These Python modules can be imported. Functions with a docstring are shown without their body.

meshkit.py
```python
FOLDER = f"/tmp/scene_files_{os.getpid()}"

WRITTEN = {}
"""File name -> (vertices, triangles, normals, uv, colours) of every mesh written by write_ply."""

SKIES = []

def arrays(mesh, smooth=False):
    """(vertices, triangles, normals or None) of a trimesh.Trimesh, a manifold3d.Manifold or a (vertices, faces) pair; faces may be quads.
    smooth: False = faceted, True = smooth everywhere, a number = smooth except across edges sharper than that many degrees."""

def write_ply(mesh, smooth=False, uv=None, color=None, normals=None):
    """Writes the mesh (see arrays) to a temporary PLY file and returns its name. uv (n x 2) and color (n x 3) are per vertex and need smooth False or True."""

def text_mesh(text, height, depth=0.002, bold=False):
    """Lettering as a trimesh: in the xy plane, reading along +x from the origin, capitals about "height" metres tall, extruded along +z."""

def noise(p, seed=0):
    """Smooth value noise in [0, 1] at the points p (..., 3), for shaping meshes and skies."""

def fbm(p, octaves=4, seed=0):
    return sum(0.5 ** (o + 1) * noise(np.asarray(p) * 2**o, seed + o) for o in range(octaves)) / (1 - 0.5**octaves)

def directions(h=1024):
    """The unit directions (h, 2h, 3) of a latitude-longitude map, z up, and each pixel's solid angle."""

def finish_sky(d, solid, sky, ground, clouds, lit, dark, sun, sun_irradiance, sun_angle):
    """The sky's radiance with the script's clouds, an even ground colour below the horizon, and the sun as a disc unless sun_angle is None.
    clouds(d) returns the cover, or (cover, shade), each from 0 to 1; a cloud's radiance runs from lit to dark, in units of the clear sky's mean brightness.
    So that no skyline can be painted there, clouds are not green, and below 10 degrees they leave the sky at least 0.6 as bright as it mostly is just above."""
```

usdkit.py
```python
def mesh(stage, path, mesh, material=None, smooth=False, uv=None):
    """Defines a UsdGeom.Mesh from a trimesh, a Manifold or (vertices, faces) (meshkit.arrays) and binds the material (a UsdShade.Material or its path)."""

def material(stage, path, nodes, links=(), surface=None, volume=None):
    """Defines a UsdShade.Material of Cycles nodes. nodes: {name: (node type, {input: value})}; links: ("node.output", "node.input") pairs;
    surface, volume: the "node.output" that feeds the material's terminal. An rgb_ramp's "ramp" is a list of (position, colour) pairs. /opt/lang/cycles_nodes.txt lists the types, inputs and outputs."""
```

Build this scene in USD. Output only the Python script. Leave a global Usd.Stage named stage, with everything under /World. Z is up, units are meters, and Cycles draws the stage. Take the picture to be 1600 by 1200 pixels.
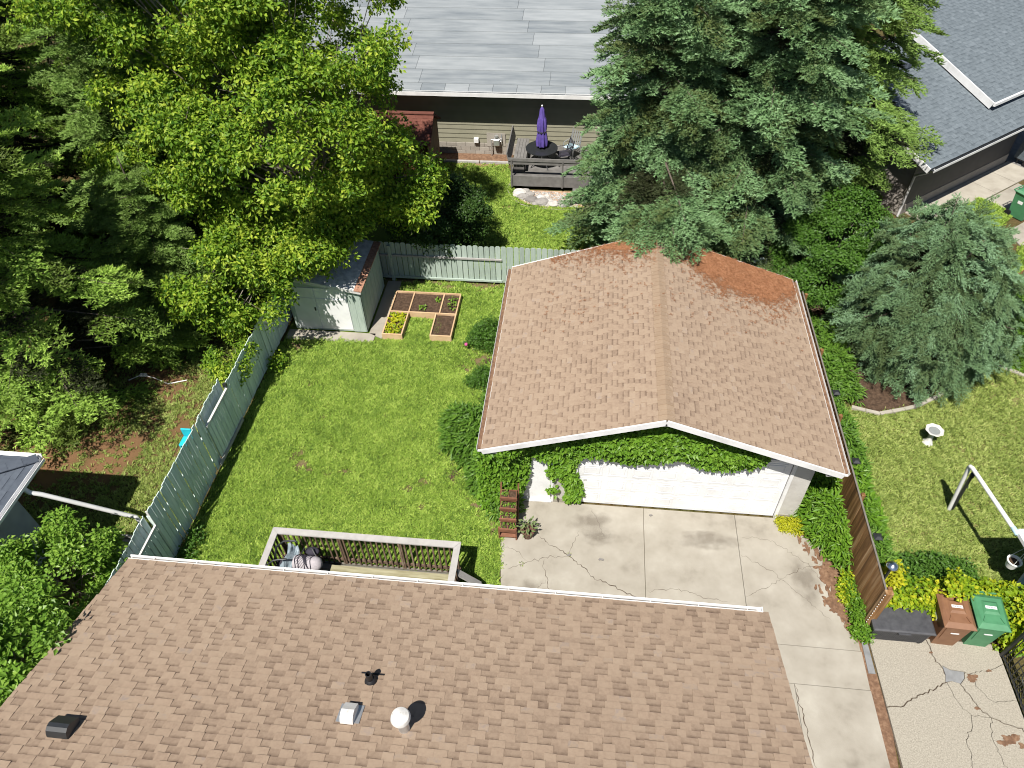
import math, numpy as np, trimesh, shapely, usdkit, meshkit
from shapely.geometry import Polygon, LineString, Point
from shapely import affinity
from scipy.spatial.transform import Rotation
from pxr import Usd, UsdGeom, UsdLux, UsdShade, Gf, Sdf, Vt

stage = Usd.Stage.CreateInMemory()
UsdGeom.SetStageUpAxis(stage, UsdGeom.Tokens.z)
UsdGeom.SetStageMetersPerUnit(stage, 1.0)
UsdGeom.Xform.Define(stage, '/World')
UsdGeom.Scope.Define(stage, '/World/Looks')
rng = np.random.default_rng(7)
A = np.array

# ------------------------------------------------------------------ camera, sky, sun, exposure
F_PX, PITCH, YAW, ROLL, CAM_H = 1134.353, 0.7950, -0.1240, -0.0290, 15.175
EXPOSURE, SUN_I, SKY_I = 0.68, 1.25, 0.05
SUN_AZ, SUN_EL = math.radians(199.5), math.radians(60.2)
cp, sp, cy_, sy_ = math.cos(PITCH), math.sin(PITCH), math.cos(YAW), math.sin(YAW)
FW = A([sy_*cp, cy_*cp, -sp]); RT = A([cy_, -sy_, 0.]); UP = np.cross(RT, FW)
RT, UP = math.cos(ROLL)*RT + math.sin(ROLL)*UP, -math.sin(ROLL)*RT + math.cos(ROLL)*UP
EYE = A([0, 0, CAM_H])
cam = UsdGeom.Camera.Define(stage, '/World/camera')
cam.CreateHorizontalApertureAttr(36.0); cam.CreateVerticalApertureAttr(27.0)
cam.CreateFocalLengthAttr(36.0*F_PX/1600); cam.CreateClippingRangeAttr(Gf.Vec2f(0.1, 2000))
cam.CreateExposureAttr(EXPOSURE)
cam.AddTransformOp().Set(Gf.Matrix4d(*RT, 0, *UP, 0, *(-FW), 0, *EYE, 1))
SUN = A([math.sin(SUN_AZ)*math.cos(SUN_EL), math.cos(SUN_AZ)*math.cos(SUN_EL), math.sin(SUN_EL)])
sun = UsdLux.DistantLight.Define(stage, '/World/sun')
sun.CreateIntensityAttr(SUN_I); sun.CreateAngleAttr(0.53); sun.CreateNormalizeAttr(True)
sun.CreateColorAttr(Gf.Vec3f(1.0, 0.95, 0.87))
zx = SUN; xx = np.cross([0, 0, 1.], zx); xx /= np.linalg.norm(xx); yx = np.cross(zx, xx)
sun.AddTransformOp().Set(Gf.Matrix4d(*xx, 0, *yx, 0, *zx, 0, 0, 0, 60, 1))
sky = UsdLux.DomeLight.Define(stage, '/World/sky')
skym = usdkit.material(stage, '/World/Looks/sky', {
    's': ('sky_texture', {'sky_type': 'single_scattering', 'sun_disc': False, 'sun_elevation': SUN_EL, 'sun_rotation': SUN_AZ, 'altitude': 650.0}),
    'b': ('background_shader', {'strength': SKY_I})}, [('s.color', 'b.color')], surface='b.background')
UsdShade.MaterialBindingAPI.Apply(sky.GetPrim()).Bind(skym)
for p_, l_ in ((sky.GetPrim(), 'clear summer sky'),):
    p_.SetCustomDataByKey('kind', 'structure'); p_.SetCustomDataByKey('label', 'clear blue summer sky over the yards'); p_.SetCustomDataByKey('category', 'sky')

def project(P):
    d = np.atleast_2d(P) - EYE; z = d @ FW
    return np.c_[800 + F_PX*(d @ RT)/z, 600 - F_PX*(d @ UP)/z]

# ------------------------------------------------------------------ materials
def mat(name, stops, rough=.8, scale=6., detail=5., stretch=(1, 1, 1), tone=0., bump=0., bscale=60., spec=.3, metallic=0., contrast=(.25, .75), coat=0.):
    n = {'g': ('geometry', {}), 'm': ('mapping', {'mapping_type': 'point', 'scale': stretch}),
         'n': ('noise_texture', {'scale': scale, 'detail': detail, 'roughness': .6}),
         'mr': ('map_range', {'from_min': contrast[0], 'from_max': contrast[1], 'to_min': 0., 'to_max': 1., 'clamp': True}),
         'r': ('rgb_ramp', {'ramp': stops}),
         'p': ('principled_bsdf', {'roughness': rough, 'specular_ior_level': spec, 'metallic': metallic, 'coat_weight': coat})}
    l = [('g.position', 'm.vector'), ('m.vector', 'n.vector'), ('n.fac', 'mr.value'), ('r.color', 'p.base_color')]
    if tone > 0:
        n['a'] = ('attribute', {'attribute': 'tone'})
        n['x'] = ('mix_float', {'fac': tone})
        l += [('mr.result', 'x.a'), ('a.fac', 'x.b'), ('x.result', 'r.fac')]
    else:
        l += [('mr.result', 'r.fac')]
    if bump > 0:
        n['n2'] = ('noise_texture', {'scale': bscale, 'detail': 3.})
        n['b'] = ('bump', {'strength': min(1., bump), 'distance': .01})
        l += [('m.vector', 'n2.vector'), ('n2.fac', 'b.height'), ('b.normal', 'p.normal')]
    return usdkit.material(stage, '/World/Looks/'+name, n, l, surface='p.BSDF')

def plain(name, c, **k):
    c = A(c, float)
    return mat(name, [(0, c*.82), (.5, c), (1, np.minimum(c*1.12, .95))], **k)

def leafmat(name, stops, trans=.3, rough=.55, spec=.3, world=.35, wscale=.6):
    n = {'o': ('object_info', {}), 'a': ('attribute', {'attribute': 'tone'}), 'x': ('mix_float', {'fac': .5}),
         'g': ('geometry', {}), 'n': ('noise_texture', {'scale': wscale, 'detail': 2.}), 'y': ('mix_float', {'fac': world}),
         'r': ('rgb_ramp', {'ramp': stops}), 'p': ('principled_bsdf', {'roughness': rough, 'specular_ior_level': spec}),
         't': ('translucent_bsdf', {}), 'm': ('mix_closure', {'fac': trans})}
    l = [('o.random', 'x.a'), ('a.fac', 'x.b'), ('x.result', 'y.a'), ('g.position', 'n.vector'), ('n.fac', 'y.b'), ('y.result', 'r.fac'),
         ('r.color', 'p.base_color'), ('r.color', 't.color'), ('p.BSDF', 'm.closure1'), ('t.BSDF', 'm.closure2')]
    return usdkit.material(stage, '/World/Looks/'+name, n, l, surface='m.closure')

M = {}
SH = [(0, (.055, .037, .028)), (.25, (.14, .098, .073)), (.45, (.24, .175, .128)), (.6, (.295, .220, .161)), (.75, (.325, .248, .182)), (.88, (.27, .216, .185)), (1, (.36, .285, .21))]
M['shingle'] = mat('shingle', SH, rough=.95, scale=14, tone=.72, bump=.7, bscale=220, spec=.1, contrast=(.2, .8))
M['ridge'] = mat('ridge', [(0, (.235, .168, .116)), (1, (.325, .243, .172))], rough=.95, scale=3, bump=.6, bscale=220, spec=.1, tone=.4)
M['shingle_grey'] = mat('shingle_grey', [(0, (.058, .070, .082)), (.5, (.112, .134, .152)), (1, (.18, .21, .235))], rough=.95, scale=8, tone=.6, bump=.6, bscale=150, spec=.1)
M['shingle_slate'] = mat('shingle_slate', [(0, (.05, .06, .08)), (1, (.12, .14, .17))], rough=.95, scale=8, tone=.6, bump=.5, bscale=150, spec=.1)
M['shingle_red'] = mat('shingle_red', [(0, (.075, .028, .022)), (1, (.17, .07, .052))], rough=.95, scale=8, tone=.6, bump=.5, bscale=150, spec=.1)
M['rollroof'] = mat('rollroof', [(0, (.11, .13, .15)), (.45, (.205, .225, .24)), (1, (.30, .32, .335))], rough=.85, scale=1.6, detail=9, stretch=(.35, 2.2, 1), tone=.35, bump=.3, bscale=90, spec=.2)
M['white'] = plain('white', (.66, .66, .66), rough=.45, scale=2.5)
M['white_door'] = plain('white_door', (.71, .715, .72), rough=.4, scale=1.5)
M['white_old'] = mat('white_old', [(0, (.36, .34, .31)), (.3, (.54, .53, .51)), (1, (.66, .655, .64))], rough=.6, scale=9)
M['stucco'] = mat('stucco', [(0, (.40, .38, .35)), (1, (.52, .505, .475))], rough=.95, scale=3, bump=.8, bscale=90)
M['stucco_blue'] = mat('stucco_blue', [(0, (.26, .29, .32)), (1, (.38, .41, .43))], rough=.95, scale=3, bump=.8, bscale=90)
M['concrete'] = mat('concrete', [(0, (.20, .18, .148)), (.35, (.28, .257, .216)), (.7, (.32, .297, .254)), (1, (.37, .348, .30))], rough=.9, scale=1.1, detail=9, bump=.35, bscale=120, contrast=(.28, .72))
M['concrete_pale'] = mat('concrete_pale', [(0, (.27, .245, .205)), (1, (.39, .365, .31))], rough=.9, scale=2.2, detail=8, bump=.3)
M['aggregate'] = mat('aggregate', [(0, (.12, .108, .09)), (.3, (.25, .228, .188)), (.6, (.315, .29, .24)), (1, (.41, .38, .325))], rough=.9, scale=38, detail=6, bump=.8, bscale=90, contrast=(.2, .8))
M['patch'] = mat('patch', [(0, (.16, .165, .17)), (1, (.235, .24, .245))], rough=.9, scale=6)
M['crack'] = mat('crack', [(0, (.045, .035, .028)), (1, (.12, .09, .065))], rough=1, scale=20)
M['stain'] = mat('stain', [(0, (.19, .16, .125)), (1, (.30, .27, .225))], rough=.95, scale=3)
M['asphalt'] = mat('asphalt', [(0, (.13, .125, .125)), (1, (.20, .195, .19))], rough=.95, scale=5, bump=.6, bscale=100)
M['soil'] = mat('soil', [(0, (.028, .017, .011)), (.5, (.065, .04, .025)), (1, (.115, .075, .05))], rough=1, scale=12, bump=1, bscale=40)
M['litter'] = mat('litter', [(0, (.09, .052, .033)), (.5, (.165, .095, .058)), (1, (.26, .165, .105))], rough=1, scale=11, bump=1, bscale=70)
M['needles'] = mat('needles', [(0, (.17, .074, .034)), (.5, (.275, .122, .058)), (1, (.35, .185, .10))], rough=1, scale=16, bump=1, bscale=120, detail=8)
M['green_board'] = mat('green_board', [(0, (.23, .275, .245)), (.5, (.34, .41, .36)), (1, (.43, .50, .45))], rough=.8, scale=4, stretch=(6, 6, .7), tone=.4, bump=.3, bscale=30)
M['teal_board'] = mat('teal_board', [(0, (.36, .44, .41)), (.5, (.56, .655, .62)), (1, (.68, .76, .73))], rough=.8, scale=4, stretch=(6, 6, .7), tone=.4, bump=.3, bscale=30)
M['brown_board'] = mat('brown_board', [(0, (.022, .010, .005)), (.35, (.11, .052, .020)), (.65, (.22, .115, .045)), (1, (.42, .29, .17))], rough=.7, scale=2.2, detail=8, stretch=(6, 6, .35), tone=.45, bump=.4, bscale=20, contrast=(.3, .72))
M['grey_board'] = mat('grey_board', [(0, (.11, .10, .085)), (1, (.20, .185, .16))], rough=.85, scale=5, stretch=(1, 1, 1), tone=.3, bump=.3)
M['rail_board'] = mat('rail_board', [(0, (.27, .26, .25)), (1, (.42, .405, .39))], rough=.8, scale=6, tone=.3, bump=.25)
M['bench_board'] = mat('bench_board', [(0, (.16, .14, .075)), (.5, (.30, .28, .18)), (1, (.38, .36, .26))], rough=.85, scale=3, detail=7, stretch=(.8, 6, 6), tone=.3, bump=.3)
M['dark_board'] = mat('dark_board', [(0, (.072, .068, .064)), (.5, (.135, .13, .124)), (1, (.20, .195, .188))], rough=.8, scale=4, tone=.4, bump=.3)
M['baluster'] = mat('baluster', [(0, (.055, .036, .024)), (.6, (.16, .11, .075)), (1, (.32, .26, .20))], rough=.85, scale=7, tone=.5)
M['cedar'] = mat('cedar', [(0, (.36, .23, .13)), (.5, (.50, .34, .20)), (1, (.60, .44, .28))], rough=.75, scale=5, tone=.4, bump=.2)
M['planter_wood'] = mat('planter_wood', [(0, (.11, .045, .025)), (1, (.24, .11, .065))], rough=.75, scale=8, tone=.4)
M['dark_siding'] = mat('dark_siding', [(0, (.045, .042, .042)), (1, (.075, .07, .068))], rough=.6, scale=3, tone=.4)
M['tan_siding'] = mat('tan_siding', [(0, (.20, .18, .16)), (1, (.30, .275, .25))], rough=.7, scale=3, tone=.4)
M['olive_siding'] = mat('olive_siding', [(0, (.18, .175, .125)), (.5, (.23, .222, .165)), (1, (.275, .265, .20))], rough=.7, scale=2, tone=.5)
M['block'] = mat('block', [(0, (.24, .215, .185)), (1, (.36, .335, .295))], rough=.95, scale=6, tone=.6, bump=.6)
M['stone'] = mat('stone', [(0, (.13, .12, .115)), (.5, (.30, .285, .27)), (1, (.56, .54, .51))], rough=.9, scale=9, tone=.75, bump=.7, bscale=40)
M['gravel'] = mat('gravel', [(0, (.22, .12, .07)), (.5, (.40, .26, .17)), (1, (.55, .45, .34))], rough=1, scale=16, bump=1, bscale=40, contrast=(.3, .7))
M['black'] = plain('black', (.014, .014, .016), rough=.5)
M['black_metal'] = plain('black_metal', (.02, .022, .024), rough=.4, spec=.5)
M['charcoal'] = mat('charcoal', [(0, (.04, .041, .046)), (1, (.075, .076, .083))], rough=.5, scale=9, spec=.4, bump=.15, bscale=90)
M['metal'] = plain('metal', (.55, .56, .57), rough=.35, metallic=.7)
M['silver'] = plain('silver', (.70, .71, .72), rough=.2, metallic=1.)
M['shed_roof'] = mat('shed_roof', [(0, (.30, .31, .31)), (.6, (.60, .61, .61)), (1, (.74, .745, .74))], rough=.55, scale=5, detail=7)
M['rust'] = mat('rust', [(0, (.20, .08, .045)), (1, (.45, .27, .19))], rough=.9, scale=14)
M['bin_brown'] = mat('bin_brown', [(0, (.15, .07, .035)), (1, (.21, .105, .055))], rough=.5, scale=5, spec=.5)
M['bin_green'] = mat('bin_green', [(0, (.045, .16, .075)), (1, (.07, .225, .11))], rough=.5, scale=5, spec=.5)
M['sticker'] = plain('sticker', (.72, .72, .73), rough=.5)
M['sticker_ink'] = plain('sticker_ink', (.22, .22, .24), rough=.6)
M['purple'] = mat('purple', [(0, (.065, .045, .21)), (1, (.13, .085, .36))], rough=.8, scale=8)
M['table'] = plain('table', (.26, .255, .245), rough=.6, scale=12)
M['turquoise'] = plain('turquoise', (.02, .42, .52), rough=.4)
M['canopy'] = plain('canopy', (.42, .60, .68), rough=.6)
M['cloth'] = mat('cloth', [(0, (.11, .15, .18)), (1, (.30, .36, .40))], rough=.9, scale=9, bump=.8, bscale=25)
M['cushion'] = mat('cushion', [(0, (.30, .28, .30)), (1, (.42, .39, .41))], rough=.9, scale=20)
M['net'] = plain('net', (.03, .028, .04), rough=.8)
M['bath'] = mat('bath', [(0, (.42, .41, .38)), (1, (.70, .69, .66))], rough=.8, scale=9, bump=.4)
M['bath_water'] = plain('bath_water', (.22, .235, .23), rough=.15, spec=.5)
M['bark'] = mat('bark', [(0, (.06, .045, .035)), (1, (.17, .14, .115))], rough=1, scale=8, stretch=(3, 3, .6), bump=1, bscale=30)
M['twig'] = mat('twig', [(0, (.14, .115, .09)), (1, (.30, .265, .22))], rough=.95, scale=8)
M['glass'] = plain('glass', (.03, .035, .045), rough=.08, spec=.6)
M['pot'] = plain('pot', (.11, .06, .042), rough=.6)
M['pot_white'] = plain('pot_white', (.74, .74, .72), rough=.5)
M['toyred'] = plain('toyred', (.45, .04, .035), rough=.5)
M['flower'] = plain('flower', (.50, .09, .24), rough=.6)
def lawnmat(name, green, dry, bare):
    n = {'g': ('geometry', {}), 'n1': ('noise_texture', {'scale': .55, 'detail': 4.}), 'n2': ('noise_texture', {'scale': 26., 'detail': 5.}),
         'a': ('attribute', {'attribute': 'tone'}), 'r1': ('rgb_ramp', {'ramp': [(.3, green), (.7, dry)]}), 'r2': ('rgb_ramp', {'ramp': [(.25, (.35, .35, .35)), (.75, (1, 1, 1))]}),
         'mx': ('mix', {'mix_type': 'multiply', 'fac': 1.}), 'mb': ('mix', {'mix_type': 'mix', 'color2': bare}), 'p': ('principled_bsdf', {'roughness': .95, 'specular_ior_level': .1}),
         'b': ('bump', {'strength': 1., 'distance': .02})}
    l = [('g.position', 'n1.vector'), ('g.position', 'n2.vector'), ('n1.fac', 'r1.fac'), ('n2.fac', 'r2.fac'), ('r1.color', 'mx.color1'), ('r2.color', 'mx.color2'),
         ('mx.color', 'mb.color1'), ('a.fac', 'mb.fac'), ('mb.color', 'p.base_color'), ('n2.fac', 'b.height'), ('b.normal', 'p.normal')]
    return usdkit.material(stage, '/World/Looks/'+name, n, l, surface='p.BSDF')
M['lawn'] = lawnmat('lawn', (.13, .21, .03), (.22, .28, .06), (.15, .11, .06))
M['lawn_dry'] = lawnmat('lawn_dry', (.16, .20, .045), (.27, .275, .09), (.26, .20, .11))
M['lawn_back'] = lawnmat('lawn_back', (.09, .175, .018), (.16, .20, .035), (.22, .15, .08))
M['yard_dirt'] = lawnmat('yard_dirt', (.095, .10, .03), (.15, .098, .048), (.165, .092, .048))
GR = lambda a, b, c: [(0, a), (.5, b), (1, c)]
G3 = lambda a, b, c: [(.24, a), (.5, b), (.76, c)]
M['grass'] = leafmat('grass', G3((.10, .185, .026), (.265, .405, .055), (.50, .62, .14)), trans=.38, rough=.6, world=.34, wscale=1.5)
M['grass_dry'] = leafmat('grass_dry', G3((.13, .19, .035), (.265, .34, .075), (.43, .475, .16)), trans=.33, rough=.6, world=.36, wscale=.9)
M['spruce_blue'] = leafmat('spruce_blue', G3((.085, .11, .030), (.15, .27, .11), (.28, .43, .22)), trans=.2, rough=.6, world=.35)
M['spruce_green'] = leafmat('spruce_green', G3((.09, .13, .022), (.24, .39, .06), (.44, .62, .115)), trans=.25, rough=.6, world=.35)
M['spruce_olive'] = leafmat('spruce_olive', GR((.085, .115, .024), (.175, .285, .06), (.29, .44, .11)), trans=.22, rough=.6, world=.35)
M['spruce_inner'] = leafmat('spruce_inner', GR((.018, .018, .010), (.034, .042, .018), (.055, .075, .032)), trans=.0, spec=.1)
M['cedar_leaf'] = leafmat('cedar_leaf', G3((.085, .125, .045), (.145, .25, .115), (.26, .41, .25)), trans=.2, rough=.6, world=.3)
M['maple_leaf'] = leafmat('maple_leaf', G3((.05, .13, .012), (.185, .32, .024), (.42, .52, .055)), trans=.4, rough=.5, world=.35)
M['lilac_leaf'] = leafmat('lilac_leaf', GR((.025, .06, .012), (.045, .095, .018), (.075, .14, .03)), trans=.25, rough=.45)
M['bush_leaf'] = leafmat('bush_leaf', GR((.035, .095, .012), (.07, .16, .02), (.125, .25, .04)), trans=.33, rough=.45)
M['apple_leaf'] = leafmat('apple_leaf', GR((.08, .18, .02), (.18, .33, .04), (.36, .52, .09)), trans=.4, rough=.4)
M['ivy_leaf'] = leafmat('ivy_leaf', GR((.05, .135, .012), (.12, .25, .02), (.23, .38, .045)), trans=.35, rough=.45)
M['fern_leaf'] = leafmat('fern_leaf', GR((.05, .125, .014), (.10, .21, .025), (.19, .33, .05)), trans=.35, rough=.45)
M['lime_leaf'] = leafmat('lime_leaf', G3((.07, .18, .012), (.26, .37, .016), (.60, .56, .03)), trans=.35, rough=.5, world=.5, wscale=2.4)
M['gold_leaf'] = leafmat('gold_leaf', GR((.20, .26, .010), (.38, .40, .015), (.58, .54, .03)), trans=.35, rough=.5)

# ------------------------------------------------------------------ scene helpers
used = {}
def uniq(parent, name):
    k = (parent, name); n = used.get(k, -1) + 1; used[k] = n
    return f'{parent}/{name}' + (f'_{n:03d}' if n else '')

def setmeta(prim, label=None, cat=None, group=None, kind=None):
    for k, v in (('label', label), ('category', cat), ('group', group), ('kind', kind)):
        if v: prim.SetCustomDataByKey(k, v)

def put(path, m, material, smooth=False, tone=None, base=(0, 0, 0)):
    v, f = (np.asarray(m.vertices), np.asarray(m.faces)) if hasattr(m, 'vertices') else (np.asarray(m[0], float), np.asarray(m[1], int))
    g = usdkit.mesh(stage, path, (v - A(base), f), M[material] if isinstance(material, str) else material, smooth=smooth)
    if tone is not None:
        api = UsdGeom.PrimvarsAPI(g)
        if np.ndim(tone) == 0:
            api.CreatePrimvar('tone', Sdf.ValueTypeNames.FloatArray, 'vertex').Set(Vt.FloatArray.FromNumpy(np.full(len(g.GetPointsAttr().Get()), tone, np.float32)))
        else:
            api.CreatePrimvar('tone', Sdf.ValueTypeNames.FloatArray, 'vertex').Set(Vt.FloatArray.FromNumpy(np.asarray(tone, np.float32)))
    return g

class Thing:
    def __init__(s, name, label, cat, base=(0, 0, 0), group=None, kind=None):
        s.path, s.base = uniq('/World', name), tuple(float(b) for b in base)
        x = UsdGeom.Xform.Define(stage, s.path); x.AddTranslateOp().Set(Gf.Vec3d(*s.base))
        setmeta(x.GetPrim(), label, cat, group, kind)
    def add(s, name, m, material, under=None, label=None, kind=None, smooth=False, tone=None):
        p = uniq(under or s.path, name)
        g = put(p, m, material, smooth, tone, s.base)
        setmeta(g.GetPrim(), label, None, None, kind)
        return p
    def inst(s, name, protos, pos, rot, scale, idx=None, under=None, kind='stuff', label=None):
        p = uniq(under or s.path, name)
        pr = instancer(p, protos, np.asarray(pos) - A(s.base), rot, scale, idx)
        setmeta(pr, label, None, None, kind)
        return p

def single(name, label, cat, m, material, group=None, kind=None, smooth=False, tone=None):
    p = uniq('/World', name)
    v = np.asarray(m.vertices if hasattr(m, 'vertices') else m[0], float)
    b = A([v[:, 0].mean(), v[:, 1].mean(), v[:, 2].min()])
    g = put(p, m, material, smooth, tone, b)
    g.AddTranslateOp().Set(Gf.Vec3d(*b))
    setmeta(g.GetPrim(), label, cat, group, kind)
    return p

def struct(name, m, material, label, cat=None, tone=None, kind='structure', smooth=False):
    p = uniq('/World', name)
    g = put(p, m, material, smooth, tone)
    setmeta(g.GetPrim(), label, cat or name.split('_')[-1], None, kind)
    return p

def instancer(path, protos, pos, rot, scale, idx=None):
    """protos: list of (mesh, material, tone)"""
    pi = UsdGeom.PointInstancer.Define(stage, path)
    tg = []
    for k, (m, material, tone) in enumerate(protos):
        q = f'{path}/shape_{k:03d}'
        put(q, m, material, False, tone); tg.append(Sdf.Path(q))
    pi.CreatePrototypesRel().SetTargets(tg)
    n = len(pos)
    if idx is None: idx = rng.integers(0, len(protos), n)
    pi.CreateProtoIndicesAttr(Vt.IntArray.FromNumpy(np.asarray(idx, np.int32)))
    pi.CreatePositionsAttr(Vt.Vec3fArray.FromNumpy(np.asarray(pos, np.float32)))
    q = Rotation.from_matrix(rot).as_quat()
    pi.CreateOrientationsAttr(Vt.QuathArray([Gf.Quath(float(a[3]), float(a[0]), float(a[1]), float(a[2])) for a in q]))
    s = np.asarray(scale, np.float32)
    if s.ndim == 1: s = np.repeat(s[:, None], 3, 1)
    pi.CreateScalesAttr(Vt.Vec3fArray.FromNumpy(np.ascontiguousarray(s)))
    return pi.GetPrim()

# ------------------------------------------------------------------ mesh helpers, all return (v, f)
BF = A([[0, 2, 1], [0, 3, 2], [4, 5, 6], [4, 6, 7], [0, 1, 5], [0, 5, 4], [1, 2, 6], [1, 6, 5], [2, 3, 7], [2, 7, 6], [3, 0, 4], [3, 4, 7]])
def box(x0, x1, y0, y1, z0, z1):
    return A([[x0, y0, z0], [x1, y0, z0], [x1, y1, z0], [x0, y1, z0], [x0, y0, z1], [x1, y0, z1], [x1, y1, z1], [x0, y1, z1]], float), BF
def cat(ms):
    vs, fs, n = [], [], 0
    for m in ms:
        v, f = (m.vertices, m.faces) if hasattr(m, 'vertices') else m
        vs.append(np.asarray(v, float)); fs.append(np.asarray(f) + n); n += len(v)
    return np.vstack(vs), np.vstack(fs)
def rbox(x0, x1, y0, y1, z0, z1, c=.01):
    P = []
    for sx in (0, 1):
        for sy in (0, 1):
            for sz in (0, 1):
                X, Y, Z = (x0, x1)[sx], (y0, y1)[sy], (z0, z1)[sz]
                dx, dy, dz = c*(1-2*sx), c*(1-2*sy), c*(1-2*sz)
                P += [(X, Y+dy, Z+dz), (X+dx, Y, Z+dz), (X+dx, Y+dy, Z)]
    return hull(P)
def hull(P):
    h = trimesh.PointCloud(A(P, float)).convex_hull
    return np.array(h.vertices), np.array(h.faces)
def frame(d, up=(0, 0, 1)):
    d = A(d, float); d /= np.linalg.norm(d)
    s = np.cross(up, d)
    if np.linalg.norm(s) < 1e-5: s = np.cross((0, 1, 0), d)
    s /= np.linalg.norm(s); u = np.cross(d, s)
    return d, s, u
def bar(p, q, w, h, up=(0, 0, 1)):
    """bar from p to q, w across (horizontal), h along up, centred on the axis"""
    p, q = A(p, float), A(q, float); d, s, u = frame(q-p, up)
    c = [a*s*w/2 + b*u*h/2 for a, b in ((-1, -1), (1, -1), (1, 1), (-1, 1))]
    return A([p+k for k in c] + [q+k for k in c]), A([[0, 1, 2], [0, 2, 3], [4, 6, 5], [4, 7, 6], [0, 5, 1], [0, 4, 5], [1, 6, 2], [1, 5, 6], [2, 7, 3], [2, 6, 7], [3, 4, 0], [3, 7, 4]])
def tube(pts, r, n=8):
    pts = A(pts, float); r = np.broadcast_to(np.asarray(r, float), len(pts))
    V = []; a = np.linspace(0, 2*np.pi, n, endpoint=False); ref = None
    for i in range(len(pts)):
        d = pts[min(i+1, len(pts)-1)] - pts[max(i-1, 0)]; d = d/(np.linalg.norm(d)+1e-9)
        if ref is None: ref = np.cross(d, (0.31, .17, .93)); ref /= np.linalg.norm(ref)
        s = ref - d*(ref@d); s /= np.linalg.norm(s)+1e-9; ref = s; u = np.cross(d, s)
        V.append(pts[i] + r[i]*(np.cos(a)[:, None]*s + np.sin(a)[:, None]*u))
    F = []
    for i in range(len(pts)-1):
        for k in range(n):
            k2 = (k+1) % n
            F += [[i*n+k, i*n+k2, (i+1)*n+k2], [i*n+k, (i+1)*n+k2, (i+1)*n+k]]
    V = np.vstack(V + [pts[:1], pts[-1:]]); m = len(V)
    for k in range(n):
        k2 = (k+1) % n
        F += [[m-2, k2, k], [m-1, (len(pts)-1)*n+k, (len(pts)-1)*n+k2]]
    return V, A(F)
def lathe(prof, n=24, c=(0, 0, 0)):
    """prof: list of (r, z); closed solid about the z axis"""
    V, F = [], []; a = np.linspace(0, 2*np.pi, n, endpoint=False)
    for r, z in prof: V.append(np.c_[c[0]+r*np.cos(a), c[1]+r*np.sin(a), np.full(n, c[2]+z)])
    for i in range(len(prof)-1):
        for k in range(n):
            k2 = (k+1) % n
            F += [[i*n+k, i*n+k2, (i+1)*n+k2], [i*n+k, (i+1)*n+k2, (i+1)*n+k]]
    V = np.vstack(V + [A([[c[0], c[1], c[2]+prof[0][1]], [c[0], c[1], c[2]+prof[-1][1]]])]); m = len(V); L = (len(prof)-1)*n
    for k in range(n):
        k2 = (k+1) % n
        F += [[m-2, k2, k], [m-1, L+k, L+k2]]
    return V, A(F)
def extrude(poly, z0, z1):
    g = trimesh.creation.extrude_polygon(poly if hasattr(poly, 'exterior') else Polygon(poly), z1-z0, engine='earcut')
    return np.array(g.vertices) + A([0, 0, z0]), np.array(g.faces)
def wallprism(poly, y0, y1):
    """polygon in (x, z), extruded from y0 to y1"""
    v, f = extrude(poly, 0, y1-y0)
    return np.c_[v[:, 0], y0 + v[:, 2], v[:, 1]], f[:, ::-1]
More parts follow.
